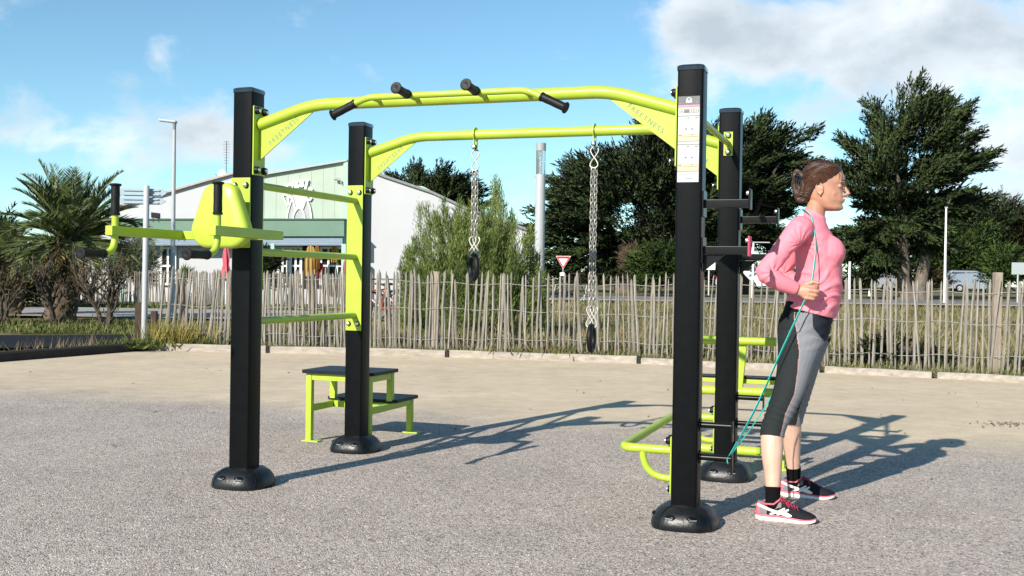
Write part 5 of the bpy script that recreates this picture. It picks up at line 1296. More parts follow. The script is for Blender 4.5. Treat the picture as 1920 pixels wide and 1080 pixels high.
def parasol(px, ytop, ybot, Y, col, label, w=.16):
    g = ground_of(px, Y); t = thing('closed_parasol', label, 'parasol', g, 0, 'closed parasols on the terrace'); zt = at(px, ytop, Y).z - g.z; zb_ = at(px, ybot, Y).z - g.z
    m = MB(); m.tube([(0, 0, 0), (0, 0, zt)], .022, 8); m.build('pole', WHITE, t); m = MB(); n = 22; prof = [(.02, zt + .04), (w * .5, zt - .10), (w * .78, zt - (zt - zb_) * .35), (w * .62, zt - (zt - zb_) * .55), (w * .95, zt - (zt - zb_) * .8), (w * 1.0, zb_), (w * .6, zb_ - .03)]; vs = []; fs = []
    for r, z in prof:
        for j in range(n): a = 2 * math.pi * j / n; rr = r * (1 + .22 * math.sin(a * 6 + z * 2)); vs.append((rr * math.cos(a), rr * math.sin(a), z))
    for i in range(len(prof) - 1):
        for j in range(n): fs.append((i * n + j, i * n + (j + 1) % n, (i + 1) * n + (j + 1) % n, (i + 1) * n + j))
    m.add(vs, fs); m.build('canopy', mat('cloth_' + label[:12].replace(' ', '_'), col, .8, var=.15, vscale=6), t)
parasol(423, 463, 522, 37.2, (.58, .10, .13), 'closed pinkish red parasol standing left of the left front post'); parasol(228, 461, 512, 37.5, (.20, .07, .04), 'closed rusty brown parasol beside the mint canopy post'); parasol(84, 496, 566, 36.2, (.66, .64, .62), 'closed white parasol behind the distant fence near the palm', .30); parasol(72, 505, 566, 36.8, (.60, .58, .57), 'closed greyish white parasol half hidden behind the white one', .26)
# bicycles leaning behind the fence left of the shrub
def bicycle(px, Y, rz, lean, label, col):
    g = ground_of(px, Y); t = thing('bicycle', label, 'bicycle', g, rz, 'bicycles parked behind the fence'); C_ = mat('bike_paint_%d' % px, col, .35); T = mat('bike_tyre', (.012, .012, .012), .8)
    up = Vector((0, lean, 1)).normalized(); Q = lambda x, z: Vector((x, 0, 0)) + up * z
    A = up.cross(Vector((1, 0, 0)))
    for x in (-.52, .52):
        m = MB(); m.torus(Q(x, .34), .33, .021, A, 30, 8); w = m.build('wheel', T, t); m = MB()
        for i in range(14): a = 2 * math.pi * i / 14; m.tube([Q(x, .34), Q(x + .32 * math.cos(a), .34 + .32 * math.sin(a))], .0035, 4)
        m.build('spokes', GALV, w)
    m = MB()
    for a, b in (((-.52, .34), (-.08, .30)), ((-.08, .30), (-.18, .82)), ((-.52, .34), (-.16, .72)), ((-.16, .70), (.36, .76)), ((-.08, .30), (.38, .66)), ((.35, .82), (.40, .62)), ((.40, .62), (.52, .34))): m.tube([Q(*a), Q(*b)], .019, 8)
    m.build('frame', C_, t); m = MB(); c = Q(-.20, .86); m.ball(c, (.13, .07, .035), 12, 8); m.build('saddle', DARK, t); h_ = Q(.34, .95); m = MB(); m.tube([Q(.36, .80), h_], .014, 6); m.tube([h_ + Vector((-.10, -.28, .03)), h_ + Vector((.0, -.12, .02)), h_ + Vector((0, .12, .02)), h_ + Vector((-.10, .28, .03))], .014, 7); m.build('handlebar', DARK, t)
bicycle(722, 25.5, R(70), .1, 'dark bicycle at the back of the parked group, seen almost end on', (.04, .04, .05)); bicycle(742, 24.6, R(25), -.08, 'dark bicycle parked at an angle, nearest the feathery shrub', (.03, .035, .06)); bicycle(712, 24.2, R(150), .06, 'reddish bicycle parked behind the fence next to the left rear post', (.25, .05, .03)); bicycle(1068, 33, R(20), .05, 'dark bicycle standing near the give way sign', (.02, .02, .025))
# vehicles in the distance
def car(px, Y, rz, col, label, van=False, Ln=4.2):
    g = ground_of(px, Y); t = thing('parked_car' if not van else 'parked_van', label, 'van' if van else 'car', g, rz); P_ = mat('car_paint_%d' % px, col, .3, coat=.4); G_ = mat('car_glass', (.03, .04, .05), .1)
    H = 1.75 if van else 1.45; w = .86
    side = [(-.5, .30), (-.5, .62), (-.485, .92), (-.47, H * .94 / 1) if van else (-.40, .98), (-.44, H) if van else (-.27, H), (.12, H) if van else (.08, H), (.20, H * .97) if van else (.12, H * .98), (.33, 1.02) if van else (.27, .98), (.46, .90), (.498, .62), (.5, .30)]
    side = [(x * Ln, z) for x, z in side]; n = len(side); m = MB(); vs = []; fs = []
    for yy in (-1, -.93, .93, 1):
        for x, z in side: tp = .86 if z > 1.05 else 1; e = .985 if abs(yy) == 1 else 1.0; vs.append((x * e, (w if abs(yy) == 1 else w * .97) * math.copysign(1, yy) * tp, .3 + (z - .3) * e))
    for i in range(3):
        for j in range(n): fs.append((i * n + j, i * n + (j + 1) % n, (i + 1) * n + (j + 1) % n, (i + 1) * n + j))
    fs += [tuple(range(n - 1, -1, -1)), tuple(3 * n + j for j in range(n))]; m.add(vs, fs); body_ = m.build('body', P_, t, angle=25)
    for s in (-1, 1):
        xs_ = [(-.44, -.20), (-.17, .02), (.05, .24)] if van else [(-.28, -.10), (-.07, .12)]
        for x0, x1 in xs_:
            m = MB(); zt = H - .14; zb_ = 1.05; f = .05 if x1 > .1 and not van or x1 > .2 else 0
            m.prism([(x0 * Ln, s * (w * .865 + .01), zb_), (x1 * Ln, s * (w * .865 + .01), zb_), ((x1 - f) * Ln, s * (w * .862 + .01), zt), ((x0 + (.03 if not van and x0 < -.2 else 0)) * Ln, s * (w * .862 + .01), zt)], (0, s * .012, 0)); m.build('window', G_, body_, smooth=False)
        for x in (-.31, .31):
            m = MB(); m.lathe([(.31, -.1), (.32, -.06), (.32, .06), (.30, .1), (.20, .105), (.05, .095)], (x * Ln, s * (w - .06), .31), (0, s, 0), 22, mi=0); m.lathe([(.20, .1), (.19, .115), (.04, .118)], (x * Ln, s * (w - .06), .31), (0, s, 0), 18, mi=1); m.build('wheel', [RUBBER, GALV], t)
    m = MB(); x1 = (.20 if van else .12) * Ln; x2 = (.33 if van else .27) * Ln; m.prism([(x1 + .05, -w * .75, H * .93), (x1 + .05, w * .75, H * .93), (x2 + .02, w * .78, 1.04), (x2 + .02, -w * .78, 1.04)], (.012, 0, .012)); m.prism([(-.488 * Ln if van else -.40 * Ln, -w * .7, 1.02), (-.488 * Ln if van else -.40 * Ln, w * .7, 1.02), (-.474 * Ln if van else -.29 * Ln, w * .66, H - .12), (-.474 * Ln if van else -.29 * Ln, -w * .66, H - .12)], (-.014, 0, .006)); m.build('windscreen', G_, body_, smooth=False)
    for s in (-1, 1):
        m = MB(); m.box((.488 * Ln, s * w * .72, .74), (.06, .30, .14), bev=.02); m.build('headlight', WHITE, body_); m = MB(); m.box((-.497 * Ln, s * w * .82, .88), (.04, .13, .26), bev=.015); m.build('tail_light', mat('tail_red', (.4, .01, .015), .3), body_)
car(1824, 88, R(-8), (.22, .27, .33), 'pale silver blue van parked beyond the thick fence post', True, 4.1)
car(1432, 84, R(185), (.78, .78, .79), 'small white car parked far off behind the elbow of the woman', False, 3.9)
car(1671, 84, R(12), (.30, .31, .33), 'small grey car parked far off between the pines, past the woman', False, 3.4)
car(1390, 88, R(5), (.70, .70, .72), 'white car mostly hidden behind the right rear post', False, 3.9)
g = ground_of(1850, 84); t = thing('banner_flag', 'pale pointed blade-shaped banner standing beside the van', 'banner', g); a = at(1853, 494, 84).z - g.z; m = MB(); m.tube([(.0, 0, 0), (.12, 0, a * .7), (.25, 0, a)], .03, 6); m.build('pole', GALV, t)
m = MB(); m.prism([(-.28, 0, .85), (.10, 0, .85), (.36, 0, a * .8), (.27, 0, a), (.05, 0, a * .82), (-.20, 0, a * .6)], (0, .02, 0)); m.build('banner', mat('pale_blue_cloth', (.60, .68, .74), .7), t, smooth=False)

# fallen leaves and bits of debris on the gravel
def litter():
    if random.random() < .45: q = at(random.gauss(1870, 30), random.gauss(757, 4), 10); q = (3.9 + random.gauss(.15, .22), 8.75 + random.gauss(0, .10))
    else: q = (U_(-6, 6), U_(3.2, 13)); q = (q[0], min(q[1], kerb_y(q[0]) - .3))
    return q
n = 190; pts = np.array([litter() for _ in range(n)]); pos = np.column_stack([pts, np.full(n, .006)]); a_ = rng.uniform(0, 6.28, n)
v, f = leaf_quads(pos, np.column_stack([np.cos(a_), np.sin(a_), rng.uniform(-.05, .25, n)]), rng.uniform(.012, .045, n), rng.uniform(.006, .02, n))
v[:, 2] = np.maximum(v[:, 2], .004); tag(np_mesh('fallen_leaves', v, f, mat('dead_leaf', (.05, .035, .025), .9, island=(.14, .10, .06))), 'tiny dead leaves and twigs scattered on the gravel', 'leaves', kind='stuff')
# ------------------------------------------------------------------ trees and shrubs
BARK = mat('grey_bark', (.135, .108, .085), .9, var=.4, vscale=4, bump=.7, bscale=14, stretch=(2, 2, .5)); BARKD = mat('dark_bark', (.055, .042, .032), .9, var=.4, vscale=5, bump=.6, bscale=16, stretch=(2, 2, .5))
CYP = mat('cypress_foliage', (.014, .031, .011), .8, island=(.068, .098, .030), vscale=.5, spec=.15)
CYP2 = mat('cypress_foliage_light', (.016, .034, .012), .8, island=(.074, .105, .032), vscale=.6, spec=.15)
PINEG = mat('bright_pine_foliage', (.034, .070, .014), .8, island=(.105, .175, .034), vscale=.6, spec=.15)
BROWNF = mat('brownish_foliage', (.028, .030, .014), .85, island=(.085, .066, .032), vscale=.4, spec=.1)
TAMA = mat('feathery_foliage', (.034, .068, .014), .8, island=(.235, .285, .082), vscale=1.2, spec=.15)
for q_ in (CYP, CYP2, PINEG, BROWNF): clump_shading(q_)
def tree(name, label, cat, group, base, Y, ells, foliage, bark, seed, stems, pads, sprays, leafL, wind=(.25, -.05, .55), flat=.42, depth=.8, padr=.9, tuft=1.0):
    """tree whose crown fills surveyed ellipsoids (px,py,rx,ry); every pad of foliage sits on a limb"""
    global rng
    rng = np.random.default_rng(seed); random.seed(seed)
    b = at(base[0], base[1], Y); b.z = gz(b.x, Y) - .05; t = thing(name, label, cat, b, 0, group); sc = Y / FPX
    E = []
    for (px, py, rx, ry) in ells:
        c = at(px, py, Y) - b; E.append((np.array(c), np.array([rx * sc, max(rx, ry) * sc * depth, ry * sc])))
    vol = np.array([e[1].prod() ** .67 for e in E]); vol /= vol.sum(); wn = np.array(wind); centre = sum(e[0] * v for e, v in zip(E, vol))
    pc = []; po = []
    for i in range(pads):
        for _ in range(12):
            k = rng.choice(len(E), p=vol); d = rng.normal(size=3); d /= np.linalg.norm(d); r = rng.uniform(.45, 1) ** .6
            p = E[k][0] + d * E[k][1] * r
            # keep pads near the outside of the joined crown
            dd = min(np.sum(((p - c) / s) ** 2) for c, s in E)
            if dd > .38 or rng.random() < .25: break
        pc.append(p); o = (p - centre) / E[k][1].max() * .5 + d * .5; o[2] = o[2] * .6 + .1; po.append(o)
    pc = np.array(pc); po = nrm(np.array(po) + wn * .5)
    # sprays
    n = pads * sprays; idx = np.repeat(np.arange(pads), sprays); R_ = padr * rng.uniform(.6, 1.25, pads)
    q = rng.normal(size=(n, 3)); q = nrm(q) * rng.uniform(.1, 1, (n, 1)) ** .5; q[:, 2] *= flat
    po = nrm(po + wn * .6); s_ = rng.uniform(-.8, 1.0, (n, 1))
    pos = pc[idx] + (q * (.78 - .42 * np.maximum(s_, 0)) + po[idx] * s_ * 1.15) * R_[idx][:, None]
    dirs = nrm(po[idx] * 1.15 + q * .6 + rng.normal(size=(n, 3)) * .17)
    # each spray: a plume of narrow leaf clumps along its axis
    per = 13; L_ = leafL * rng.uniform(.6, 1.35, n); ii = np.repeat(np.arange(n), per); k = np.tile(np.arange(per), n)
    lp = pos[ii] + dirs[ii] * (L_[ii] * (k / per * .95))[:, None]; ld = nrm(dirs[ii] * .9 + rng.normal(size=(n * per, 3)) * (.55 - .028 * k)[:, None])
    v, f = leaf_quads(lp, ld, L_[ii] * rng.uniform(.24, .42, n * per), L_[ii] * .085 * tuft * rng.uniform(.7, 1.3, n * per))
    qn = nrm(q * np.array([1, 1, 1 / max(flat, .2)]) * .8 + np.array([0, 0, .35]) + po[idx] * .25 + rng.normal(size=(n, 3)) * .16)
    np_mesh('crown', v, f, foliage, t, soft=nrm(qn[ii] + rng.normal(size=(n * per, 3)) * .22))
    m = MB(); heads = []
    for (px0, py0, px1, py1, r0, r1, j) in stems:
        a = at(px0, py0, Y) - b; c = at(px1, py1, Y) - b; a.y += j * sc * 30; c.y += j * sc * 55; a.z = min(a.z, -0.1) if py0 > 505 else a.z
        path = [a + (c - a) * (i / 7) + Vector((random.gauss(0, r0 * .35), random.gauss(0, r0 * .35), 0)) * (0 < i < 7) for i in range(8)]
        path = [Vector(p) for p in dense([tuple(p) for p in path], 3)]; m.tube(path, [r0 + (r1 - r0) * (i / (len(path) - 1)) + (r0 * .5 * max(0, 1 - i / 4) if py0 > 505 else 0) for i in range(len(path))], 10); heads.append((path, r0, r1))
    allp = [(p, r0 + (r1 - r0) * i / len(P)) for P, r0, r1 in heads for i, p in enumerate(P)]
    for i in range(0, pads, 2):
        p = Vector(pc[i]); best = min(allp, key=lambda s: (s[0] - p).length + max(0, (s[0].z - p.z) * 2.5) ); s, r = best
        mid = s.lerp(p, .5) + Vector((random.gauss(0, .2), random.gauss(0, .2), -.12 * (p - s).length)); m.tube([s, s.lerp(mid, .5) + Vector((0, 0, -.02)), mid, mid.lerp(p, .6), p], [min(r * .7, .10), min(r * .6, .075), .05, .035, .015], 6)
    m.build('trunk', bark, t); return t
G = 'cypresses and pines beyond the fence'
tree('cypress_tree', 'broad dark cypress with layered foliage behind the longer chain and the right front post', 'tree', G, (1165, 545), 58, [(1180, 400, 130, 95), (1085, 440, 60, 62), (1225, 320, 62, 50), (1130, 370, 55, 45), (1290, 320, 75, 62), (1310, 400, 70, 55), (1270, 430, 90, 60), (1060, 480, 40, 30)], CYP, BARK, 21,
     [(1172, 545, 1150, 450, .42, .26, 0), (1150, 450, 1120, 380, .24, .08, 0), (1188, 545, 1200, 430, .34, .20, 1), (1200, 430, 1225, 330, .2, .06, 1), (1155, 455, 1250, 400, .2, .06, 2)], 165, 105, .72, wind=(-.12, -.05, .24), padr=1.15, flat=.24)
tree('cypress_tree', 'dark spreading cypress between the right rear post and the hair of the woman', 'tree', G, (1385, 545), 60, [(1385, 300, 60, 62), (1415, 250, 24, 20), (1440, 300, 52, 40), (1430, 360, 62, 45), (1390, 420, 75, 55), (1340, 360, 60, 70), (1420, 430, 40, 40)], CYP, BARKD, 22,
     [(1380, 548, 1390, 420, .40, .25, 0), (1390, 420, 1405, 260, .25, .06, 0), (1392, 430, 1450, 310, .18, .05, -1)], 80, 110, .72, wind=(.38, -.05, .14), padr=1.1, flat=.2)
tree('cypress_tree', 'tallest wind-combed cypress standing in front of the clouds ahead of the woman', 'tree', G, (1705, 548), 52, [(1680, 240, 44, 42), (1745, 248, 48, 44), (1636, 285, 40, 26), (1700, 325, 95, 40), (1785, 305, 42, 26), (1622, 355, 40, 26), (1780, 375, 42, 24), (1618, 428, 36, 26), (1700, 415, 60, 26), (1608, 262, 16, 12), (1676, 205, 14, 16), (1752, 212, 14, 15), (1650, 468, 44, 20), (1740, 440, 34, 18), (1600, 468, 30, 20), (1690, 190, 15, 18), (1765, 195, 15, 16), (1690, 375, 70, 30)], CYP2, BARK, 23,
     [(1700, 548, 1690, 440, .36, .24, 0), (1690, 440, 1680, 300, .24, .07, 0), (1724, 548, 1738, 430, .33, .22, 0), (1738, 430, 1760, 250, .22, .06, 0), (1712, 548, 1712, 450, .25, .16, 1), (1712, 450, 1720, 280, .16, .05, 1), (1692, 470, 1620, 380, .14, .04, 0), (1735, 420, 1790, 340, .13, .04, -1), (1690, 500, 1640, 450, .12, .04, 1)], 106, 115, .60, wind=(.34, -.05, .34), padr=.82, flat=.22)
tree('cypress_tree', 'dark cypress top showing above the white roof of the shop', 'tree', G, (800, 520), 68, [(768, 342, 20, 8), (800, 352, 26, 14), (836, 362, 28, 16), (860, 380, 24, 14), (800, 400, 60, 24)], CYP, BARKD, 24, [(800, 540, 805, 360, .3, .1, 0), (805, 400, 845, 362, .15, .05, 0)], 55, 70, .7, wind=(.45, -.05, .32), padr=.9, flat=.3)
tree('pine_tree', 'rounded bright green pine behind the tall white mast', 'tree', G, (1790, 548), 112, [(1790, 455, 48, 30), (1760, 490, 42, 34), (1830, 490, 52, 34), (1800, 500, 60, 28)], PINEG, BARKD, 25, [(1760, 548, 1765, 480, .35, .2, 0), (1805, 548, 1810, 470, .3, .15, 0)], 130, 46, .8, wind=(0, -.1, .4), padr=1.4, flat=.6)
tree('pine_tree', 'dark green flat-topped pine behind the bright one at the foot of the tallest cypress', 'tree', G, (1835, 548), 118, [(1790, 415, 52, 22), (1840, 428, 62, 28), (1885, 444, 54, 28), (1800, 445, 54, 24), (1762, 408, 36, 16), (1870, 480, 60, 30)], CYP2, BARKD, 26, [(1850, 548, 1840, 430, .4, .2, 0), (1840, 470, 1890, 440, .2, .08, 0)], 170, 46, .95, wind=(.2, -.05, .25), padr=1.7, flat=.3)
tree('pine_tree', 'brownish thin-topped pine rising above the others near the right-hand edge', 'tree', G, (1870, 548), 122, [(1872, 408, 28, 14), (1850, 420, 28, 16), (1890, 424, 30, 16), (1870, 450, 45, 24)], BROWNF, BARKD, 27, [(1870, 548, 1872, 400, .3, .1, 0)], 80, 42, .95, wind=(.1, -.05, .35), padr=1.4, flat=.5, tuft=.7)
tree('pine_tree', 'dense mixed green and brown pine cut by the right-hand edge', 'tree', G, (1915, 548), 116, [(1915, 455, 46, 32), (1960, 460, 60, 40), (1905, 475, 40, 24), (1930, 430, 26, 14)], BROWNF, BARKD, 28, [(1930, 548, 1925, 440, .4, .15, 0)], 110, 44, .95, wind=(.1, -.05, .35), padr=1.5, flat=.4)
tree('shrub', 'round bright green bush under the pines left of the pale notice board', 'bush', 'bushes beyond the fence', (1884, 548), 80, [(1884, 500, 24, 26), (1870, 520, 24, 20)], PINEG, BARKD, 29, [(1884, 550, 1884, 505, .1, .04, 0)], 60, 40, .5, wind=(0, -.1, .3), padr=.7, flat=.7)
tree('shrub', 'pale green bush in front of the cypress trunks just left of the right front post', 'bush', 'bushes beyond the fence', (1238, 545), 50, [(1235, 492, 28, 24), (1252, 510, 22, 20), (1215, 515, 18, 16)], PINEG, BARKD, 30, [(1238, 548, 1236, 495, .08, .03, 0)], 60, 40, .4, wind=(0, -.1, .4), padr=.5, flat=.8)
tree('pine_tree', 'small thin-trunked pine with a see-through crown just right of the chest of the woman', 'tree', G, (1632, 545), 84, [(1640, 462, 36, 18), (1605, 470, 30, 16), (1665, 480, 30, 14)], CYP, BARKD, 31, [(1634, 548, 1632, 505, .14, .11, 0), (1632, 505, 1612, 470, .10, .05, 0), (1634, 505, 1655, 470, .10, .05, 0)], 60, 40, .8, wind=(.2, -.05, .2), padr=1.2, flat=.35)
tree('shrub', 'low brown-green scrub on the rise behind the tallest cypress', 'bush', 'bushes beyond the fence', (1660, 545), 84, [(1650, 526, 40, 14), (1700, 528, 40, 14), (1600, 535, 30, 10), (1745, 525, 20, 14)], BROWNF, BARKD, 32, [(1660, 550, 1660, 530, .08, .03, 0)], 70, 40, .55, wind=(0, -.1, .4), padr=.8, flat=.5)
tree('shrub', 'long low dark scrub under the broad cypress behind the give way sign', 'bush', 'bushes beyond the fence', (1110, 535), 96, [(1040, 518, 40, 8), (1110, 518, 50, 9), (1210, 520, 50, 10), (1300, 520, 60, 10), (1420, 524, 60, 9)], BROWNF, BARKD, 33, [(1110, 540, 1110, 520, .08, .03, 0)], 110, 36, .8, wind=(0, -.1, .3), padr=1.1, flat=.5)
tree('shrub', 'tuft of dry reddish twigs beside the longer chain and the cypress trunks', 'bush', 'bushes beyond the fence', (1185, 548), 54, [(1187, 495, 8, 20), (1195, 518, 12, 14)], mat('dry_twigs', (.08, .055, .035), .9, island=(.16, .11, .07)), BARK, 34, [(1190, 550, 1185, 480, .05, .02, 0)], 30, 26, .5, wind=(0, 0, .8), padr=.4, flat=1.5, tuft=.35)
tree('shrub', 'dark evergreen bush at the left-hand edge behind the palm', 'bush', 'bushes beyond the fence', (0, 590), 30, [(-40, 480, 36, 24), (0, 520, 32, 24), (-30, 540, 60, 34)], CYP2, BARKD, 35, [(0, 600, 0, 470, .12, .05, 0)], 90, 46, .5, wind=(0, -.1, .4), padr=.55, flat=.6)
tree('shrub', 'grey-green wispy bush against the white wall beside the brown parasol', 'bush', 'bushes beyond the fence', (255, 560), 36.5, [(252, 490, 18, 20), (262, 510, 14, 16), (240, 508, 12, 16)], mat('grey_green_foliage', (.09, .11, .06), .85, island=(.21, .21, .12)), BARKD, 36, [(252, 565, 252, 495, .05, .02, 0)], 45, 30, .45, wind=(.2, 0, .4), padr=.35, flat=1, tuft=.4)
tree('shrub', 'small dark round bush at the terrace right of the left front post', 'bush', 'bushes beyond the fence', (500, 545), 36.3, [(500, 493, 11, 13), (496, 520, 14, 12)], CYP, BARKD, 37, [(500, 550, 500, 495, .04, .02, 0)], 40, 34, .25, wind=(0, -.1, .3), padr=.22, flat=.8)

tree('shrub', 'low dark leafy shrub at the foot of the fence near the thick post', 'bush', 'bushes beyond the fence', (1690, 694), 13.95, [(1640, 672, 34, 16), (1690, 676, 40, 16), (1735, 680, 30, 12), (1660, 655, 24, 12)], CYP, BARKD, 38, [(1690, 694, 1690, 670, .02, .01, 0)], 60, 34, .12, wind=(0, -.1, .3), padr=.13, flat=.8)
# feathery upright shrub in front of the lamp column
def feathery():
    global rng
    rng = np.random.default_rng(51); random.seed(51); Y = 19.0; b = at(885, 640, Y); b.z = gz(b.x, Y)
    t = thing('shrub', 'tall feathery yellow-green shrub with upright plumes between the two chains', 'bush', b, 0, 'bushes beyond the fence')
    tips = [(800, 385), (815, 400), (838, 372), (790, 430), (765, 470), (752, 505), (770, 500), (930, 345), (935, 362), (922, 385), (905, 395), (897, 420), (950, 410), (965, 420), (985, 445), (1000, 478), (1008, 505), (985, 490), (870, 415), (860, 440), (880, 400), (845, 450), (825, 470), (915, 440), (940, 450), (960, 465), (890, 460), (810, 520), (790, 545), (850, 520), (900, 520), (950, 520), (985, 540), (1000, 560), (870, 560), (930, 560), (770, 560), (820, 570), (975, 580), (840, 420), (912, 415), (995, 430), (780, 455), (860, 480), (925, 480), (945, 385), (760, 530), (970, 500), (800, 490), (880, 490), (878, 385), (868, 400), (884, 430), (876, 450), (892, 440), (880, 470), (890, 378), (850, 405), (872, 430), (884, 445), (862, 500), (842, 490), (905, 470), (925, 415), (915, 500), (955, 490)]
    m = MB(); P_ = []; D_ = []; S_ = []
    for k, (px, py) in enumerate(tips * 3):
        j = k // len(tips); q = at(px + random.gauss(0, 4 + 7 * j), py + abs(random.gauss(0, 6 + 30 * j)), Y + random.gauss(0, .45)) - b; s = Vector((random.gauss(0, .22) + q.x * .25, random.gauss(0, .22), random.uniform(0, .15)))
        mid = s.lerp(q, .5) + Vector((q.x * .16, 0, -.05)); path = [Vector(p) for p in dense([tuple(s), tuple(mid), tuple(q)], 9)]
        m.tube(path, [.020 - .016 * i / (len(path) - 1) for i in range(len(path))], 5)
        for i, p in enumerate(path):
            u = i / (len(path) - 1)
            if u < .22: continue
            n = int(58 + 26 * (1 - u)); d = (path[min(i + 1, len(path) - 1)] - path[i - 1]).normalized(); sp = .03 + .15 * (1 - u)
            for _ in range(n): P_.append(tuple(p + Vector((random.gauss(0, sp), random.gauss(0, sp), random.gauss(0, .06))))); D_.append(tuple(d * 1.0 + Vector((random.gauss(0, .42) + q.x * .1, random.gauss(0, .4), .25)))); S_.append(random.uniform(.05, .13))
    S_ = np.array(S_); v, f = leaf_quads(np.array(P_), np.array(D_), S_, S_ * .085 + .003); np_mesh('foliage', v, f, TAMA, t); m.build('stem', BARK, t)
feathery()
# twiggy half-bare trees in front of the palm, and weeds round them
def twiggy(px, py, Y, hpx, wpx, label, seed, col):
    global rng
    rng = np.random.default_rng(seed); random.seed(seed); b = at(px, py, Y); b.z = gz(b.x, Y) - .03; t = thing('scrubby_tree', label, 'tree', b, 0, 'half bare scrubby trees by the path'); sc = Y / FPX; H = hpx * sc; W = wpx * sc
    m = MB(); ends = []
    def br(p, d, L_, r, lev):
        q = p; path = [p]; rad = [r]
        for i in range(5):
            d = (d + Vector((random.gauss(0, .16), random.gauss(0, .16), .06))).normalized(); q = q + d * (L_ / 5); path.append(q); rad.append(r * (1 - .11 * (i + 1)))
            if lev > 0 and i > 0:
                for _ in range(2 if lev > 1 else 1): br(q, (d + Vector((random.gauss(0, .42), random.gauss(0, .42), random.gauss(.2, .25)))).normalized(), L_ * random.uniform(.42, .66), r * .5, lev - 1)
            if lev == 0: ends.append((q, d))
        m.tube(path, rad, 5)
    for k in range(3): br(Vector((random.gauss(0, .06), random.gauss(0, .06), 0)), Vector((random.gauss(0, .22), random.gauss(0, .2), 1)).normalized(), H * random.uniform(.45, .62), .055, 2)
    m.build('trunk', BARKD, t)
    P_ = []; D_ = []
    for q, d in ends:
        for _ in range(1): P_.append(tuple(q + Vector((random.gauss(0, .11), random.gauss(0, .11), random.gauss(0, .13))))); D_.append(tuple(d + Vector((random.gauss(0, .6), random.gauss(0, .6), random.gauss(0, .5)))))
    for _ in range(110):   # low skirts of leaves round the foot
        a = random.gauss(0, .22 * W); P_.append((a, random.gauss(0, .2 * W), abs(random.gauss(0, .2 * H)))); D_.append((random.gauss(0, .5), random.gauss(0, .5), 1))
    v, f = leaf_quads(np.array(P_), np.array(D_), rng.uniform(.05, .13, len(P_)), rng.uniform(.014, .030, len(P_))); np_mesh('foliage', v, f, col, t)
SCRUB = mat('olive_brown_foliage', (.05, .055, .02), .85, island=(.16, .12, .055), spec=.1)
twiggy(108, 612, 21.5, 170, 90, 'half bare scrubby tree directly before the palm trunk', 61, SCRUB); twiggy(200, 616, 21.0, 150, 66, 'half bare scrubby tree with a dark leafy foot between the palm and the sign post', 62, SCRUB); twiggy(4, 612, 21.0, 130, 90, 'scrubby tree cut by the left-hand edge', 63, SCRUB)
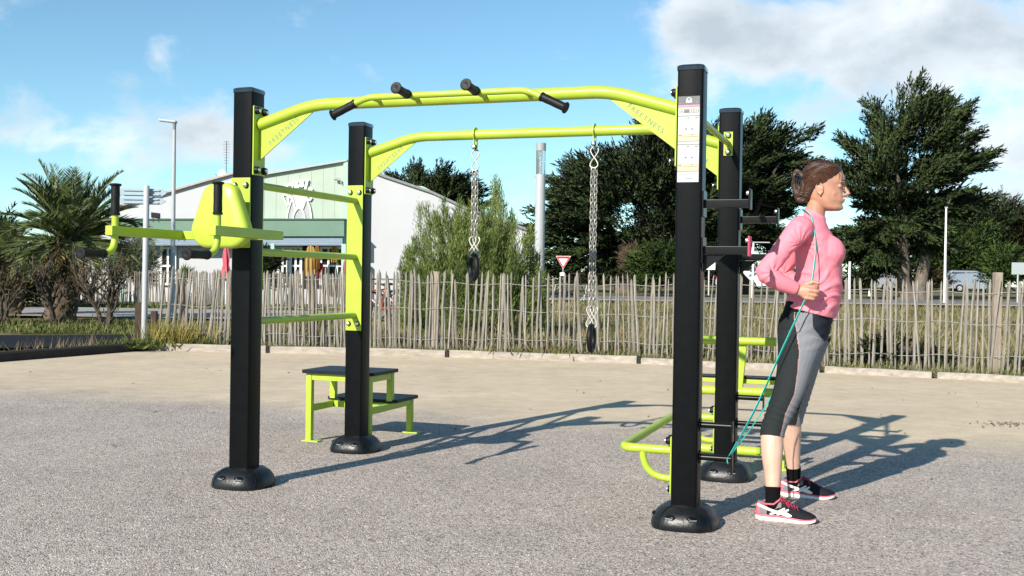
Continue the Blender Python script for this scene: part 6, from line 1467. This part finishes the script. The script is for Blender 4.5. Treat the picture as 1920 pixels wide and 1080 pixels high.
# palms
def palm(px, py, Y, crown, fr, Lf, label, seed, skirt, tr=.30):
    global rng
    rng = np.random.default_rng(seed); random.seed(seed); b = at(px, py, Y); b.z = gz(b.x, Y) - .05; t = thing('palm_tree', label, 'palm tree', b, 0, 'palms near the left-hand edge'); c = at(crown[0], crown[1], Y) - b
    m = MB(); n = 16; path = [Vector((c.x * i / n, 0, c.z * i / n)) for i in range(n + 1)]; m.tube(path, [tr * (1 + .12 * (i % 2)) * (1.15 - .2 * i / n) for i in range(n + 1)], 14)
    for i in range(150): a = random.random() * 6.28; z = random.random() ** .7 * c.z; q = Vector((c.x * z / c.z + tr * math.cos(a), tr * math.sin(a), z)); m.beam(q, q + Vector((math.cos(a) * .12, math.sin(a) * .12, .16)), .07, .03)
    m.build('trunk', mat('palm_trunk', (.10, .07, .045), .95, var=.5, vscale=9, bump=.7, bscale=20), t)
    GRN = mat('palm_leaf', (.022, .042, .011), .5, island=(.13, .165, .042), vscale=2); DEAD = mat('dead_palm_leaf', (.13, .085, .03), .8, island=(.30, .21, .08), vscale=2)
    V_ = []; F_ = []; M_ = []; o = 0; st = MB()
    for k in range(fr + skirt):
        dead = k >= fr; a = random.random() * 2 * math.pi; el = R(random.uniform(-70, -25)) if dead else R(88 - 105 * (k / fr) + random.gauss(0, 6)); L_ = Lf * (random.uniform(.45, .7) if dead else random.uniform(.82, 1.1))
        d = Vector((math.cos(a) * math.cos(el), math.sin(a) * math.cos(el), math.sin(el))); p = c + Vector((math.cos(a) * .10, math.sin(a) * .10, random.uniform(-.15, .1))); path = [p]; droop = random.uniform(.045, .075) * (1.5 if el < R(40) else 1)
        for i in range(16): d = (d + Vector((0, 0, -droop * (i / 9)))).normalized(); p = p + d * (L_ / 16); path.append(p)
        st.tube(path, [.020 - .0165 * i / 16 for i in range(17)], 5)
        for i in range(1, 17):
            T = (path[i] - path[i - 1]).normalized(); side = T.cross(Vector((0, 0, 1))); side = side.normalized() if side.length > .05 else Vector((math.sin(a), -math.cos(a), 0)); nn = side.cross(T)
            for j in range(4):
                q = path[i - 1].lerp(path[i], j / 4); u = (i - 1 + j / 4) / 16
                for s in (-1, 1):
                    ll = L_ * .27 * (math.sin(math.pi * min(1, .12 + u * .86)) ** .7) * random.uniform(.8, 1.1); dd = (T * .75 + side * s * .75 + nn * random.uniform(.15, .45) + Vector((0, 0, -.12))).normalized()
                    V_.append((tuple(q), tuple(dd), ll, 1 if dead else 0))
    pos = np.array([x[0] for x in V_]); dr = np.array([x[1] for x in V_]); ln = np.array([x[2] for x in V_]); v, f = leaf_quads(pos, dr, ln, ln * .055 + .008)
    np_mesh('fronds', v, f, [GRN, DEAD], t, [x[3] for x in V_]); st.build('frond_stalk', mat('palm_stalk', (.16, .17, .06), .6, var=.2), t)
palm(112, 606, 23.2, (134, 446), 72, 1.60, 'full palm with a dark trunk and arching fronds left of the sign post', 71, 16, .27)
palm(20, 596, 25, (18, 492), 40, 1.0, 'low yellow-green palm at the left-hand edge', 72, 6, .2)
q = at(343, 512, 35); 
def yucca():
    global rng
    rng = np.random.default_rng(81); g = ground_of(344, 35); t = thing('yucca_plant', 'spiky yucca on the terrace right of the street lamp pole', 'plant', g); h_ = at(344, 518, 35).z - g.z
    m = MB(); m.tube([(0, 0, 0), (0, 0, h_)], [.07, .06], 8); m.build('stem', BARK, t); n = 90; d = nrm(rng.normal(size=(n, 3)) + np.array([0, 0, .5])); v, f = leaf_quads(np.tile([0, 0, h_], (n, 1)) + d * .03, d, rng.uniform(.28, .5, n), .05); np_mesh('leaves', v, f, PINEG, t)
yucca()
random.seed(7)
